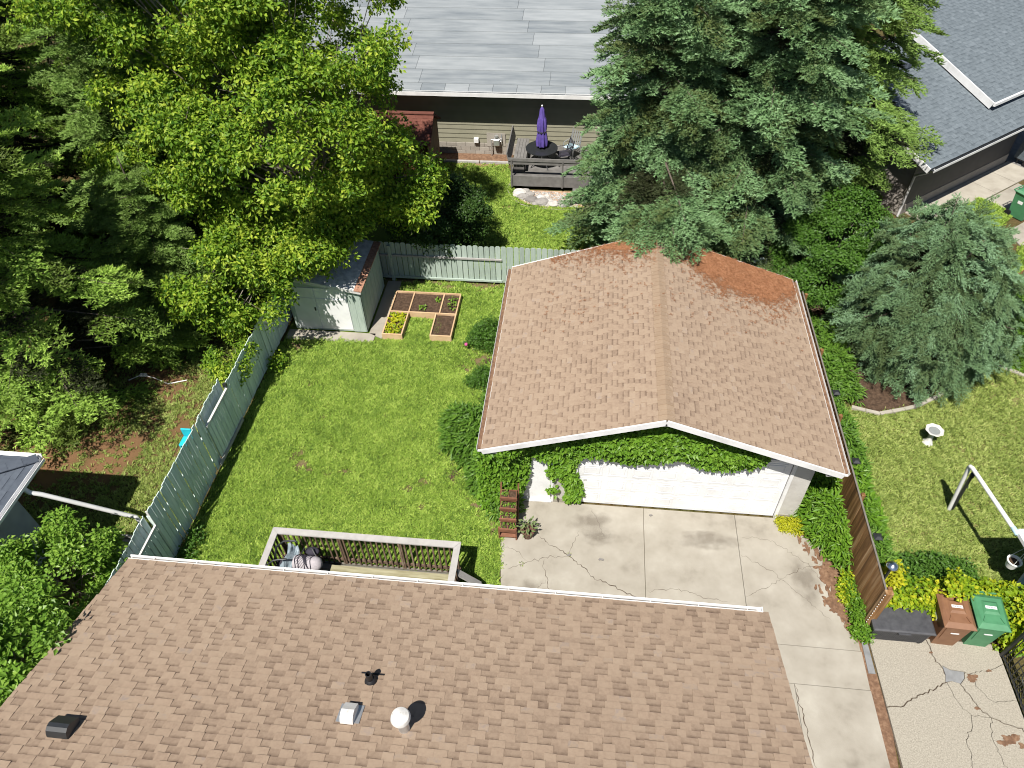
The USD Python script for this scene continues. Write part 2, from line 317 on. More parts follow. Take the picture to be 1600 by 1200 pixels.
def wallprism_x(poly, x0, x1):
    """polygon in (y, z), extruded from x0 to x1"""
    v, f = extrude(poly, 0, x1-x0)
    return np.c_[x0 + v[:, 2], v[:, 0], v[:, 1]], f
def sheet(poly, z, step=.25, tonefn=None):
    """flat grid sheet over a polygon, with a tone per vertex"""
    x0, y0, x1, y1 = poly.bounds
    nx, ny = int((x1-x0)/step)+1, int((y1-y0)/step)+1
    X, Y = np.meshgrid(np.linspace(x0, x1, nx+1), np.linspace(y0, y1, ny+1))
    P = np.c_[X.ravel(), Y.ravel(), np.full(X.size, z)]
    i = np.arange(nx*ny); r, c = i//nx, i % nx; a = r*(nx+1)+c
    cx = (P[a, 0]+P[a+nx+2, 0])/2; cy = (P[a, 1]+P[a+nx+2, 1])/2
    keep = shapely.contains_xy(poly, cx, cy)
    a = a[keep]
    f = np.vstack([np.c_[a, a+1, a+nx+2], np.c_[a, a+nx+2, a+nx+1]])
    t = tonefn(P) if tonefn else np.zeros(len(P))
    u, inv = np.unique(f, return_inverse=True)
    return (P[u], inv.reshape(f.shape)), t[u]
def blob(r, seed, sub=2, amp=.25, freq=1.6, squash=(1, 1, 1)):
    m = trimesh.creation.icosphere(sub, 1.0); v = np.array(m.vertices)
    v = v*(1 + amp*(meshkit.fbm(v*freq + seed*7.3, 3, seed)[:, None]-.5)*2)
    return v*r*A(squash), np.array(m.faces)
def moved(m, t, R=None, s=1.0):
    v, f = m
    v = v*s
    if R is not None: v = v @ np.asarray(R).T
    return v + A(t, float), f
def rz(a):
    c, s = math.cos(a), math.sin(a)
    return A([[c, -s, 0], [s, c, 0], [0, 0, 1.]])

# ------------------------------------------------------------------ builders: shingles, boards, foliage
def plane_frame(O, U, V):
    U, V = A(U, float), A(V, float); U = U/np.linalg.norm(U); V = V/np.linalg.norm(V)
    N = np.cross(U, V)
    if N[2] < 0: N = -N
    return A(O, float), U, V, N
TRI_P = A([[0, 1, 3], [0, 3, 2], [2, 3, 5], [2, 5, 4], [6, 7, 1], [6, 1, 0], [6, 0, 2], [6, 2, 4], [6, 4, 8], [7, 3, 1], [7, 5, 3], [7, 9, 5], [4, 5, 9], [4, 9, 8]])
def shingles(T, under, O, U, V, W, S, seed, material, exposure=.125, singles=300, name='shingle', lo=.11, hi=.34, tl=.0045, tt=.011, clip=None, wob=.08):
    O, U, V, N = plane_frame(O, U, V); r = np.random.default_rng(seed)
    P, Tn = [], []
    for k in range(int(math.ceil(S/exposure - .05))):
        s0, s1 = k*exposure, min((k+1)*exposure + .03, S)
        if k == 0: s0 = -.02
        sm = s0 + exposure*.55
        x, tooth = -r.uniform(0, .3), bool(r.integers(2))
        while x < W:
            w = r.uniform(lo, hi); a, b = max(x, 0)+.0006, min(x+w, W)-.0006; x += w
            tooth = (not tooth) if r.random() < .93 else tooth
            if b-a < .02: continue
            if clip is not None and not clip((a+b)/2, (s0+s1)/2): continue
            t = tt if tooth else tl
            t *= r.uniform(.8, 1.25); z2 = .0012
            hm = t + (z2-t)*.45
            loc = A([[a, s0, t], [b, s0, t], [a, sm, hm], [b, sm, hm], [a, s1, z2], [b, s1, z2], [a, s0, -.004], [b, s0, -.004], [a, s1, -.004], [b, s1, -.004]])
            P.append(O + loc[:, :1]*U + loc[:, 1:2]*V + (loc[:, 2:] + .012*(float(meshkit.noise(A([a*.55+3, s0*.6, seed*.7]), seed+1))-.5))*N)
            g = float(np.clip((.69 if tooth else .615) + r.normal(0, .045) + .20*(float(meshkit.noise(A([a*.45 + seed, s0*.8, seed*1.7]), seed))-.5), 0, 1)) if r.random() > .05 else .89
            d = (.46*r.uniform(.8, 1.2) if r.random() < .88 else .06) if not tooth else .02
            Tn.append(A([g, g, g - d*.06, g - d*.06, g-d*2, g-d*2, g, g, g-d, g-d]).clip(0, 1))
    P, Tn = np.array(P), np.array(Tn)
    F = TRI_P if np.dot(np.cross(P[0][1]-P[0][0], P[0][3]-P[0][0]), N) > 0 else TRI_P[:, ::-1]
    pr = project(P[:, [0, 1, 5, 4]].reshape(-1, 3)).reshape(-1, 4, 2)
    x_, y_ = pr[..., 0], pr[..., 1]
    area = .5*np.abs(sum(x_[:, i]*y_[:, (i+1) % 4] - x_[:, (i+1) % 4]*y_[:, i] for i in range(4)))
    c = pr.mean(1); vis = (c[:, 0] > 0) & (c[:, 0] < 1600) & (c[:, 1] > 0) & (c[:, 1] < 1200)
    order = np.argsort(-(area*vis)); pick = order[:singles]; rest = order[singles:]
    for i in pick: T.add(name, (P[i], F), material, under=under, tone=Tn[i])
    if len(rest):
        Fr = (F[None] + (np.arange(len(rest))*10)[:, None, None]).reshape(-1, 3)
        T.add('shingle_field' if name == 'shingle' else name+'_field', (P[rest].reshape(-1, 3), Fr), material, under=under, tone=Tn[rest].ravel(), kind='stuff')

def basis(z, yaw=None, r=rng):
    """rotation matrices (n,3,3) whose third column is z, spun at random about it"""
    z = np.asarray(z, float); z = z/np.linalg.norm(z, axis=1, keepdims=True); n = len(z)
    t = r.normal(size=(n, 3)); x = np.cross(t, z); x /= np.linalg.norm(x, axis=1, keepdims=True)+1e-9
    y = np.cross(z, x)
    return np.stack([x, y, z], 2)
def unit(v): return v/(np.linalg.norm(v, axis=-1, keepdims=True)+1e-9)

def cluster(n, R, L, W, seed, up=.75, droop=.35, flat=.7, lobes=False):
    """n leaves of length L, width W within radius R; returns ((v, f), tone)"""
    r = np.random.default_rng(seed); V, F, Tn = [], [], []
    for i in range(n):
        p = unit(r.normal(size=3))*R*r.random()**.45*A([1, 1, flat])
        out = unit(A([p[0], p[1], 0]) + r.normal(0, .35, 3)*R); out[2] -= droop*r.random(); out = unit(out)
        nrm = unit(A([0, 0, up]) + r.normal(0, .35, 3) + .3*unit(p)); s = unit(np.cross(nrm, out)); nrm = np.cross(out, s)
        l, w = L*r.uniform(.7, 1.25), W*r.uniform(.75, 1.2)
        k = len(V)
        q = [p, p + out*l*.42 + s*w/2 + nrm*w*.16, p + out*l - nrm*l*.10, p + out*l*.42 - s*w/2 + nrm*w*.16]
        V += q; F += [[k, k+2, k+1], [k, k+3, k+2]]
        t = r.random(); Tn += [t]*4
    return (A(V), A(F)), A(Tn)

def spray(seed, L=1.0, spread=.42, tw=.055, nl=.06, nw=.016, ang=50, droop=.12, tuft=.024, hang=.0):
    """a flat fan of conifer twigs along +x, z up; unit length; every twig carries needle tufts"""
    r = np.random.default_rng(seed); V, F, Tn = [], [], []
    def twig(p0, d, l, up, t0):
        n = max(3, int(l/tuft)); s = unit(np.cross(up, d)); u = np.cross(d, s)
        for i in range(n):
            q = (i+.3)/n; p = p0 + d*l*q + A([0, 0, -droop*.5*(l*q)**2])
            a = r.uniform(-.3, np.pi+.3); rad = s*math.cos(a) + u*math.sin(a)*1.0
            nd = unit(d*r.uniform(.5, 1.1) + rad*.75); side = unit(np.cross(nd, r.normal(size=3)))
            k = len(V); ln = nl*r.uniform(.75, 1.2)
            V.extend([p - side*nw/2, p + side*nw/2, p + nd*ln]); F.append([k, k+1, k+2])
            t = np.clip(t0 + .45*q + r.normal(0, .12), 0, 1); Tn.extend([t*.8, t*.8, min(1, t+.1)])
    up = A([0, 0, 1.])
    ax = lambda t: A([L*t, .02*math.sin(5*t+seed), -droop*t*t*L])
    n = int(1/tw)
    for i in range(n):
        t = (i+.5)/n
        for sgn in (-1, 1):
            a = math.radians(ang*r.uniform(.75, 1.2))*(1 - .35*t)
            l = (spread*(1-t)**.75 + .09)*r.uniform(.7, 1.15)*L
            if t < .15: l *= .7
            d = unit(A([math.cos(a), sgn*math.sin(a), r.uniform(-.22, .12) - hang]))
            p = ax(t) + A([0, 0, r.normal(0, .012)])
            twig(p, d, l, up, .1)
            if l > .2:
                for h in (.4, .7):
                    a2 = a*.3 + (.6 if r.random() < .5 else -.5); d2 = unit(A([math.cos(a2), sgn*math.sin(a2), r.uniform(-.3, .05) - hang]))
                    twig(p + d*l*h, d2, l*.35, up, .2)
    for i in range(6): twig(ax(i/6), unit(ax((i+1)/6)-ax(i/6)), L/6, up, .25)
    return (A(V), A(F)), A(Tn)

SPRAYS = [spray(s, spread=.46, tw=.085, nl=.085, nw=.034, ang=52, tuft=.026, droop=.14) for s in range(5)]
LACY = [spray(s+10, spread=.34, tw=.085, nl=.085, nw=.030, ang=44, droop=.22, tuft=.026, hang=.06) for s in range(5)]

def conifer(name, label, base, H, R, z0, leaf, seed, group=None, sprays=SPRAYS, whorl=.42, per=6, power=.75, droop=(-6, 14), size=(.75, 1.15), lean=(0, 0), bend=-.05, top=1.0, fill=1.0, extra=(), hangp=.45, outer=1.35):
    r = np.random.default_rng(seed); b = A(base, float)
    T = Thing(name, label, 'tree', base, group)
    T.add('trunk', tube([b + A([0, 0, z]) + A([lean[0], lean[1], 0])*(z/H) for z in np.linspace(0, H, 9)], np.linspace(.026*H, .01, 9), 9), 'bark', smooth=True)
    pos, rot, sc, br, inn = [], [], [], [], []
    jobs, z = [], z0
    while z < H*top - .15:
        q = (z-z0)/(H-z0); Lmax = R*((1-q)**power)*(.72 + .28*min(1, q/.12)) + .18
        n = max(4, int(per*(.6 + .4*(1-q)))); a0 = r.uniform(0, 6.28)
        for i in range(n):
            jobs.append((a0 + 6.283*i/n + r.normal(0, .22), Lmax*r.uniform(.58, 1.12), math.radians(-droop[1]*(1-q) - droop[0]*q*2.2 + r.normal(0, 5)), z))
        z += whorl*r.uniform(.75, 1.25)*(1 - .35*q)
    jobs += [(math.radians(90-az), L, math.radians(e), zz) for az, L, e, zz in extra]
    for a, L, el, z in jobs:
        o = b + A([lean[0]*z/H, lean[1]*z/H, z + r.normal(0, .08)]); h = A([math.cos(a), math.sin(a), 0])
        def P(t): return o + h*L*t*math.cos(el) + A([0, 0, L*t*math.sin(el) + bend*L*t*t*t])
        if L > .6: br.append(tube([o - h*.01*H*.5, P(.33), P(.66), P(.97)], A([.030, .022, .014, .005])*max(.5, L/3), 4))
        S = r.uniform(*size)*min(1., .5+L*.25)
        t_in = max(.0, 1 - outer/L)
        ts = np.arange(1 - .45*S/L, t_in, -.33*S/L/fill) if L > S*.6 else A([.2])
        if len(ts) == 0: ts = A([max(.1, 1-.45*S/L)])
        for j, t in enumerate(ts):
            t = max(.05, t); d = unit(P(min(1, t+.05)) - P(t-.05))
            for sgn in ((0,) if j == 0 else (-1, 1)):
                yaw = sgn*math.radians(r.uniform(24, 58)) + r.normal(0, .1)
                dd = rz(yaw) @ d; dd = unit(dd + A([0, 0, r.normal(-.06, .13)]))
                side = unit(np.cross([0, 0, 1], dd)); side = unit(side + A([0, 0, r.normal(0, .25)])); u = np.cross(dd, side)
                side = np.cross(u, dd)
                pos.append(P(t) - dd*.1*S); rot.append(np.stack([dd, side, u], 1)); sc.append(S*r.uniform(.75, 1.1)*(1 if sgn else 1.05))
                if r.random() < hangp:
                    dd = unit(rz(r.uniform(-.8, .8)) @ A([d[0], d[1], 0]) + A([0, 0, r.uniform(-1.0, -.35)])); side = unit(np.cross([0, 0, 1], dd)); u = np.cross(dd, side)
                    pos.append(P(t) - dd*.05*S + A([0, 0, -.03])); rot.append(np.stack([dd, side, u], 1)); sc.append(S*r.uniform(.5, .8))
        for t in np.arange(min(t_in, ts[-1]) - .05, .08, -.42*S/L):
            d = unit(P(t+.05) - P(max(0, t-.05))); dd = unit(rz(r.uniform(-.9, .9)) @ d + A([0, 0, r.normal(-.15, .25)])); side = unit(np.cross([0, 0, 1], dd)); u = np.cross(dd, side)
            inn.append((P(t), np.stack([dd, side, u], 1), S*r.uniform(.7, 1.05)))
    T.add('branches', cat(br), 'bark')
    T.inst('crown', [(m, leaf, t) for m, t in sprays], pos, np.array(rot), sc)
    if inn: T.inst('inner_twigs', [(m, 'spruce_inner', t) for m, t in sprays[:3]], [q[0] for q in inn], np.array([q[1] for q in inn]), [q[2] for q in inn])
    return T

def broadleaf(name, label, cat_, base, centre, radii, n_clump, per, leaf, protos, seed, group=None, clump_r=.7, cs=(.8, 1.25), shell=.55, trunk=.16, stems=1, low=-1., twigs=True, limb_n=60, limb_r=.03, flatbias=.5, lobes=None):
    """clumps spread through an ellipsoid's outer part, each of many leaf clusters; limbs run to the clumps"""
    r = np.random.default_rng(seed); c, R = A(centre, float), A(radii, float); b = A(base, float)
    T = Thing(name, label, cat_, base, group)
    C = []; OUT = []
    for lc, lr, ln in (lobes or [(centre, radii, n_clump)]):
      c, R = A(lc, float), A(lr, float); have = len(C)
      while len(C) - have < ln:
        d = unit(r.normal(size=3)); q = r.uniform(shell**3, 1)**(1/3)
        if d[2] < low: continue
        k = 1 + .22*(meshkit.noise(d*1.7 + seed, seed)-.5)*2
        p = c + d*R*q*k
        if p[2] < b[2] + .12: continue
        C.append(p); OUT.append(unit((p-c)/R))
    c, R = A(centre, float), A(radii, float)
    C = A(C)
    pos, nz = [], []
    for p, out in zip(C, OUT):
        cr = clump_r*r.uniform(.7, 1.25)
        m = int(per*r.uniform(.7, 1.3))
        d = unit(r.normal(size=(m, 3)) + .7*out + A([0, 0, .45])); q = r.random((m, 1))**.4
        pos.append(p + d*cr*q*A([1, 1, .62])); nz.append(unit(.45*out + A([0, 0, flatbias]) + r.normal(0, .33, (m, 3))))
    pos, nz = np.vstack(pos), np.vstack(nz)
    ok = pos[:, 2] > b[2] + .03; pos, nz = pos[ok], nz[ok]
    limbs = []
    for k in range(stems):
        off = A([r.normal(0, .12*(stems > 1)), r.normal(0, .12*(stems > 1)), 0]); top = c + A([r.normal(0, .25*R[0])*(stems > 1), r.normal(0, .25*R[1])*(stems > 1), R[2]*.35])
        T.add('trunk', tube([b+off, b+off+(top-b)*A([.1, .1, .35]), b+off+(top-b)*A([.5, .5, .7]), top], [trunk, trunk*.8, trunk*.5, trunk*.2], 8), 'bark', smooth=True)
    for p in C[r.choice(len(C), min(limb_n, len(C)), replace=False)]:
        t = r.uniform(.3, .8); s = b + (c-b)*A([.5, .5, 1])*t + A([0, 0, 0]); md = (s+p)/2 + r.normal(0, .12, 3)*R.min()*.4 + A([0, 0, .1])
        limbs.append(tube([s, md, p], [limb_r, limb_r*.6, limb_r*.2], 5))
        if twigs:
            for _ in range(4):
                e = p + unit(r.normal(size=3) + .4*unit(p-c))*r.uniform(.4, .9)*clump_r*1.2
                limbs.append(tube([p, (p+e)/2 + r.normal(0, .03, 3), e], [limb_r*.3, limb_r*.22, limb_r*.1], 4))
    T.add('branches', cat(limbs), 'twig')
    T.inst('crown', [(m, leaf, t) for m, t in protos], pos, basis(nz, r=r), r.uniform(*cs, len(pos)))
    return T

MAPLE_P = [cluster(16, .20, .115, .07, s, droop=.6) for s in range(5)]
LILAC_P = [cluster(16, .16, .085, .055, s+20) for s in range(4)]
SMALL_P = [cluster(18, .13, .06, .038, s+30) for s in range(4)]
IVY_P = [cluster(9, .10, .10, .075, s+40, droop=.7, flat=.4) for s in range(4)]
FERN_P = [cluster(14, .15, .16, .045, s+50, droop=.8, flat=.5) for s in range(4)]
NINE_P = [cluster(12, .11, .075, .065, s+60) for s in range(4)]

def tuft(seed, n=12, R=.05, h=.040, w=.010):
    r = np.random.default_rng(seed); V, F, Tn = [], [], []
    for i in range(n):
        p = A([*(r.normal(0, R*.6, 2)), 0.]); a = r.uniform(0, 6.28); l = h*r.uniform(.6, 1.3); o = A([math.cos(a), math.sin(a), 0])*l*r.uniform(.5, 1.7)
        s = A([-math.sin(a), math.cos(a), 0])*w; k = len(V)
        V += [p-s, p+s, p+o*.5+A([0, 0, l*.7])+s*.8, p+o+A([0, 0, l])]; F += [[k, k+1, k+2], [k, k+2, k+3]]
        t = r.random(); Tn += [t*.8, t*.8, t, t]
    return (A(V), A(F)), A(Tn)
TUFTS = [tuft(s) for s in range(5)]
def grass(label, poly, n, material, seed, keep=None, h=(.8, 1.3), z=.006):
    r = np.random.default_rng(seed); x0, y0, x1, y1 = poly.bounds
    P = np.c_[r.uniform(x0, x1, n*2), r.uniform(y0, y1, n*2)]; P = P[shapely.contains_xy(poly, P[:, 0], P[:, 1])]
    if keep is not None: P = P[r.random(len(P)) < keep(P)]
    P = P[:n]; m = len(P)
    R = basis(unit(A([0, 0, 1.]) + r.normal(0, .12, (m, 3))), r=r)
    p = uniq('/World', 'grass')
    pr = instancer(p, [(g, material, t) for g, t in TUFTS], np.c_[P, np.full(m, z)], R, r.uniform(h[0]*.7, h[1]*1.25, m))
    setmeta(pr, label, 'grass', None, 'stuff')

def plant(name, label, poly_or_pts, n, leaf, protos, seed, h=.4, cs=(.8, 1.3), cat_='plant', group=None, z0=0., stem=True, up=.8, mound=True):
    """low plant filling a footprint polygon: leaf clusters heaped to height h"""
    r = np.random.default_rng(seed); poly = poly_or_pts if hasattr(poly_or_pts, 'exterior') else Polygon(poly_or_pts)
    x0, y0, x1, y1 = poly.bounds; P = np.zeros((0, 2))
    while len(P) < n:
        q = np.c_[r.uniform(x0, x1, n*2), r.uniform(y0, y1, n*2)]; P = np.vstack([P, q[shapely.contains_xy(poly, q[:, 0], q[:, 1])]])
    P = P[:n]
    d = shapely.distance(poly.exterior, shapely.points(P)); dm = max(.05, d.max())
    top = h*((np.minimum(1, d/(dm*.75)))**.5 if mound else 1.)*(.65 + .7*meshkit.noise(np.c_[P*2.3, np.zeros(n)], seed))
    Z = z0 + top*(r.random(n)**.5) + .03
    c = A([*poly.centroid.coords[0], z0])
    T = Thing(name, label, cat_, c, group)
    if stem:
        st = []
        for k in range(min(14, n)): st.append(tube([A([P[k, 0], P[k, 1], z0]), A([P[k, 0]+r.normal(0, .05), P[k, 1]+r.normal(0, .05), max(z0+.05, Z[k])])], [.006, .003], 4))
        T.add('stems', cat(st), 'twig')
    nz = unit(A([0, 0, up]) + r.normal(0, .3, (n, 3)))
    T.inst('foliage', [(m, leaf, t) for m, t in protos], np.c_[P, Z], basis(nz, r=r), r.uniform(*cs, n))
    return T

# ------------------------------------------------------------------ the ground
g0 = Polygon([(-260, -120), (260, -120), (260, 420), (-260, 420)])
struct('ground', (A([[-260, -120, -.012], [260, -120, -.012], [260, 420, -.012], [-260, 420, -.012]], float), A([[0, 1, 2], [0, 2, 3]])), 'yard_dirt', 'green and brown ground reaching out past all the yards', 'ground', tone=0.)
BARE = [(-7.34, 11.59, .28), (-7.1, 11.3, .26), (-6.9, 11.2, .15), (-6.38, 11.03, .16), (-5.85, 11.17, .14), (-4.09, 10.86, .2), (-3.71, 11.06, .2), (-4.03, 10.17, .15), (-3.64, 10.27, .15),
        (-7.77, 14.26, .2), (-2.95, 15.7, .55), (-2.95, 11.38, .3), (-2.2, 10.5, .35), (-1.8, 9.8, .25), (-3.3, 15.2, .3), (-6.2, 17.1, .2), (-8.7, 15.9, .4), (-7.0, 13.0, .12), (-5.2, 13.2, .14)]
def bare(P):
    t = np.zeros(len(P))
    for x, y, r in BARE: t = np.maximum(t, 1.15 - np.hypot(P[:, 0]-x, P[:, 1]-y)/(1.15*r) + 1.0*(meshkit.fbm(np.c_[P[:, :2]*4, np.zeros(len(P))], 3, 5)-.5))
    t = np.maximum(t, .9 - (19.45-P[:, 1])/.9 + 1.0*(meshkit.fbm(np.c_[P[:, :2]*2, np.zeros(len(P))], 3, 8)-.5))
    return np.clip(t, 0, 1)
OWN = Polygon([(-9.2, 4), (-1.3, 4), (-1.45, 8.4), (-1.6, 10.7), (-1.6, 19.42), (-9.2, 19.42)])
m_, t_ = sheet(OWN, 0, .1, bare); struct('lawn', m_, 'lawn', 'bright green fenced lawn between the two brown shingled roofs', 'lawn', tone=t_)
RIGHT = Polygon([(6.6, 8.4), (22, 8.4), (22, 17.0), (16, 20), (13.2, 16.4), (12.2, 16.9), (11.1, 16.2), (10.2, 15.3), (9.4, 14.8), (8.4, 14.45), (7.7, 14.6), (6.6, 15.4)])
def dryt(P): return np.clip(.9*(meshkit.fbm(np.c_[P[:, :2]*.9, np.zeros(len(P))], 4, 3)-.42), 0, .7)
m_, t_ = sheet(RIGHT, 0, .15, dryt); struct('lawn', m_, 'lawn_dry', 'dry yellowish lawn around the white bird bath', 'lawn', tone=t_)
BACK = Polygon([(-9, 19.5), (9, 19.5), (9, 25), (-.2, 24.4), (-1.5, 24.35), (-2.3, 24.5), (-2.8, 25.1), (-3.1, 26.5), (-3.4, 27.55), (-9, 27.55)])
def backt(P): return np.clip(np.maximum(.95 - (27.5-P[:, 1])/.8, .8 - np.hypot(P[:, 0]+2.9, P[:, 1]-24.2)/.5) + .6*(meshkit.fbm(np.c_[P[:, :2]*2, np.zeros(len(P))], 3, 9)-.5), 0, 1)
m_, t_ = sheet(BACK, 0, .15, backt); struct('lawn', m_, 'lawn_back', 'vivid green lawn below the low dark deck, behind the back fence', 'lawn', tone=t_)
LEFT = Polygon([(-26, 3), (-9.32, 3), (-9.32, 26), (-26, 26)])
def leftt(P):
    n = meshkit.fbm(np.c_[P[:, :2]*1.3, np.zeros(len(P))], 4, 12)
    return np.clip(1.6*(n-.42) + .55*(np.hypot(P[:, 0]+14.5, P[:, 1]-13.5) < 4.5) - .25*(P[:, 0] > -11.6), 0, 1)
m_, t_ = sheet(LEFT, 0, .15, leftt); struct('yard', m_, 'yard_dirt', 'bare reddish yard strewn with needles left of the green fence', 'yard', tone=t_)
FAR = Polygon([(13.2, 24.6), (14.9, 26.1), (15.8, 25.1), (14.4, 23.6)])
m_, t_ = sheet(FAR, .01, .15, lambda P: np.zeros(len(P))); struct('lawn', m_, 'lawn_back', 'small bright grass patch beside the far pale walkway', 'lawn', tone=t_)
FAR2 = Polygon([(11.5, 17.5), (13.2, 16.4), (22, 20.5), (17, 24.2), (15.3, 23.0)])
m_, t_ = sheet(FAR2, 0, .15, lambda P: np.zeros(len(P))); struct('lawn', m_, 'lawn', 'strip of grass behind the weeping blue evergreen on the right', 'lawn', tone=t_)

# soil borders
struct('flower_bed', extrude([(6.6, 8.6), (7.5, 8.9), (7.75, 10.2), (7.6, 11.6), (7.35, 13.2), (7.55, 15), (8.4, 14.55), (9.4, 14.85), (10.4, 15.6), (11.2, 16.4), (12.3, 17.0), (12.0, 21), (6.6, 21)], -.04, .012), 'soil', 'dark soil bed along the right yard side of the brown fence', 'flower bed')
struct('flower_bed', extrude([(6.75, 7.85), (12, 7.85), (12, 9.2), (9.5, 9.25), (7.5, 9.1), (6.75, 8.7)], -.04, .016), 'soil', 'soil under the yellow green hedge behind the bins', 'flower bed')
struct('flower_bed', extrude([(-3.6, 11.2), (-1.7, 10.8), (-1.72, 17.0), (-2.6, 16.8), (-2.9, 14.4), (-3.6, 13.4)], -.04, .008), 'soil', 'soil bed along the shaded left wall of the garage', 'flower bed')
struct('soil_strip', extrude([(5.45, 10.72), (6.46, 10.72), (6.46, 7.0), (6.60, 7.0), (6.62, 5.8), (6.5, 4.2), (6.40, 4.2), (6.36, 7.0), (6.2, 7.7), (5.75, 9.2), (5.4, 10.3)], -.04, .010), 'litter', 'reddish needle litter strip along the foot of the brown fence', 'soil')
edging = LineString([(7.72, 14.62), (8.4, 14.42), (9.4, 14.74), (10.3, 15.3), (11.15, 16.15), (11.7, 16.6), (12.2, 16.8), (12.9, 16.3), (13.6, 15.9)])
st = Thing('garden_edging', 'pale curved stone edging round the weeping blue evergreen', 'edging', (9.4, 14.7, 0))
L_ = 0; k_ = 0
while L_ < edging.length - .2:
    a, b = edging.interpolate(L_), edging.interpolate(L_+.36)
    st.add('edging_stone', bar((a.x, a.y, .03), (b.x, b.y, .03), .11, .09), 'concrete_pale', tone=None); L_ += .375

# ------------------------------------------------------------------ driveway: slabs, joints, cracks
def slab(pts): return extrude(pts, -.08, .03)
jag = [(6.10, 9.92), (5.98, 9.55), (5.90, 9.22), (6.05, 9.05), (6.02, 8.75), (6.16, 8.44), (6.22, 8.05), (6.37, 7.72)]
dr = Thing('driveway', 'pale cracked concrete driveway in front of the white garage door', 'driveway', (2, 8, 0), kind='structure')
g_ = .012
dr.add('slab', slab([(-1.62, 10.7), (-1.56, 9.4), (-1.44, 8.4), (-1.3, 7.45), (1.875-g_, 7.45), (1.875-g_, 10.7)]), 'concrete')
dr.add('slab', slab([(1.875, 7.45), (4.10-g_, 7.45), (4.10-g_, 10.7), (1.875, 10.7)]), 'concrete')
dr.add('slab', slab([(4.10, 7.45), (6.37, 7.45)] + jag[::-1] + [(5.62, 10.25), (5.45, 10.7), (4.10, 10.7)]), 'concrete')
dr.add('slab', slab([(3.2, 6.62), (6.38, 6.62), (6.39, 7.45-g_), (3.2, 7.45-g_)]), 'concrete')
dr.add('slab', slab([(3.2, 5.0), (4.86, 5.0), (4.86, 6.62-g_), (3.2, 6.62-g_)]), 'concrete')
dr.add('slab', slab([(4.87, 5.0), (6.41, 5.0), (6.39, 6.62-g_), (4.87, 6.62-g_)]), 'concrete')
dr.add('slab', slab([(3.2, 2.0), (6.40, 2.0), (6.41, 5.0-g_), (3.2, 5.0-g_)]), 'concrete')
def crackline(pts, seed, w=.012, z=.034, step=.06):
    r = np.random.default_rng(seed); ls = LineString(pts); n = max(3, int(ls.length/step)); V = []; 
    for i in range(n+1):
        p = A(ls.interpolate(i/n, normalized=True).coords[0]); q = A(ls.interpolate(min(1, i/n+.02), normalized=True).coords[0]) - A(ls.interpolate(max(0, i/n-.02), normalized=True).coords[0])
        q = q/(np.linalg.norm(q)+1e-9); s = A([-q[1], q[0]]); p = p + s*r.normal(0, .022); ww = w*r.uniform(.3, 1.3)*min(1, .3+6*min(i, n-i)/n)
        V += [(*(p-s*ww/2), z), (*(p+s*ww/2), z)]
    F = []
    for i in range(n): F += [[2*i, 2*i+2, 2*i+3], [2*i, 2*i+3, 2*i+1]]
    V = A(V); F = A(F)
    if np.cross(V[F[0][1]]-V[F[0][0]], V[F[0][2]]-V[F[0][0]])[2] < 0: F = F[:, ::-1]
    return V, F
for i, (pts, w) in enumerate([([(-.69, 9.67), (.08, 9.21), (.72, 8.64), (1.53, 8.32), (1.86, 8.2)], .02), ([(-1.3, 8.7), (-.93, 8.91), (-.49, 9.09), (.08, 9.18)], .012), ([(.3, 9.9), (.24, 9.72), (.07, 9.24)], .01),
        ([(-.52, 9.03), (-.38, 8.54), (-.3, 7.9)], .012), ([(-.4, 8.5), (-.6, 8.2), (-.65, 7.8)], .01), ([(-1.5, 9.3), (-1.1, 9.2), (-.9, 8.95)], .008), ([(1.9, 8.45), (2.61, 8.56), (3.17, 8.39), (3.7, 8.35)], .010), ([(4.12, 8.5), (4.9, 9.0), (5.5, 9.35), (5.95, 9.5)], .009),
        ([(4.2, 10.1), (4.9, 10.05), (5.6, 9.5), (5.95, 8.9)], .009), ([(4.12, 9.6), (4.8, 9.2), (5.9, 8.1)], .008), ([(-1.2, 8.05), (-.7, 7.9), (0.1, 7.7)], .014), ([(.55, 10.6), (.75, 10.2), (.95, 9.75)], .006), ([(4.86, 6.6), (4.93, 6.1), (4.96, 5.6), (5.0, 5.0)], .018)]):
    dr.add('crack', crackline(pts, i, w), 'crack')
def splat(c, rx, ry, z, seed, n=26, amp=.45, th=.004):
    r = np.random.default_rng(seed); a = np.linspace(0, 6.283, n, endpoint=False)
    k = 1 + amp*(meshkit.fbm(np.c_[np.cos(a)*1.6, np.sin(a)*1.6, np.full(n, seed*3.1)], 3, seed)-.5)*2
    return extrude([(c[0]+rx*k[i]*math.cos(a[i]), c[1]+ry*k[i]*math.sin(a[i])) for i in range(n)], z-.02, z+th-.004)
M['stain'] = usdkit.material(stage, '/World/Looks/stain_soft', {'g': ('geometry', {}), 'a': ('attribute', {'attribute': 'tone'}), 'n': ('noise_texture', {'scale': 4., 'detail': 8.}),
    'x': ('math', {'math_type': 'multiply'}), 'mr': ('map_range', {'from_min': .30, 'from_max': .95, 'to_min': 0., 'to_max': .30, 'clamp': True}), 'd': ('diffuse_bsdf', {'color': (.13, .105, .08)}), 't': ('transparent_bsdf', {}), 'm': ('mix_closure', {})},
    [('g.position', 'n.vector'), ('a.fac', 'x.value1'), ('n.fac', 'x.value2'), ('x.value', 'mr.value'), ('mr.result', 'm.fac'), ('t.BSDF', 'm.closure1'), ('d.BSDF', 'm.closure2')], surface='m.closure')
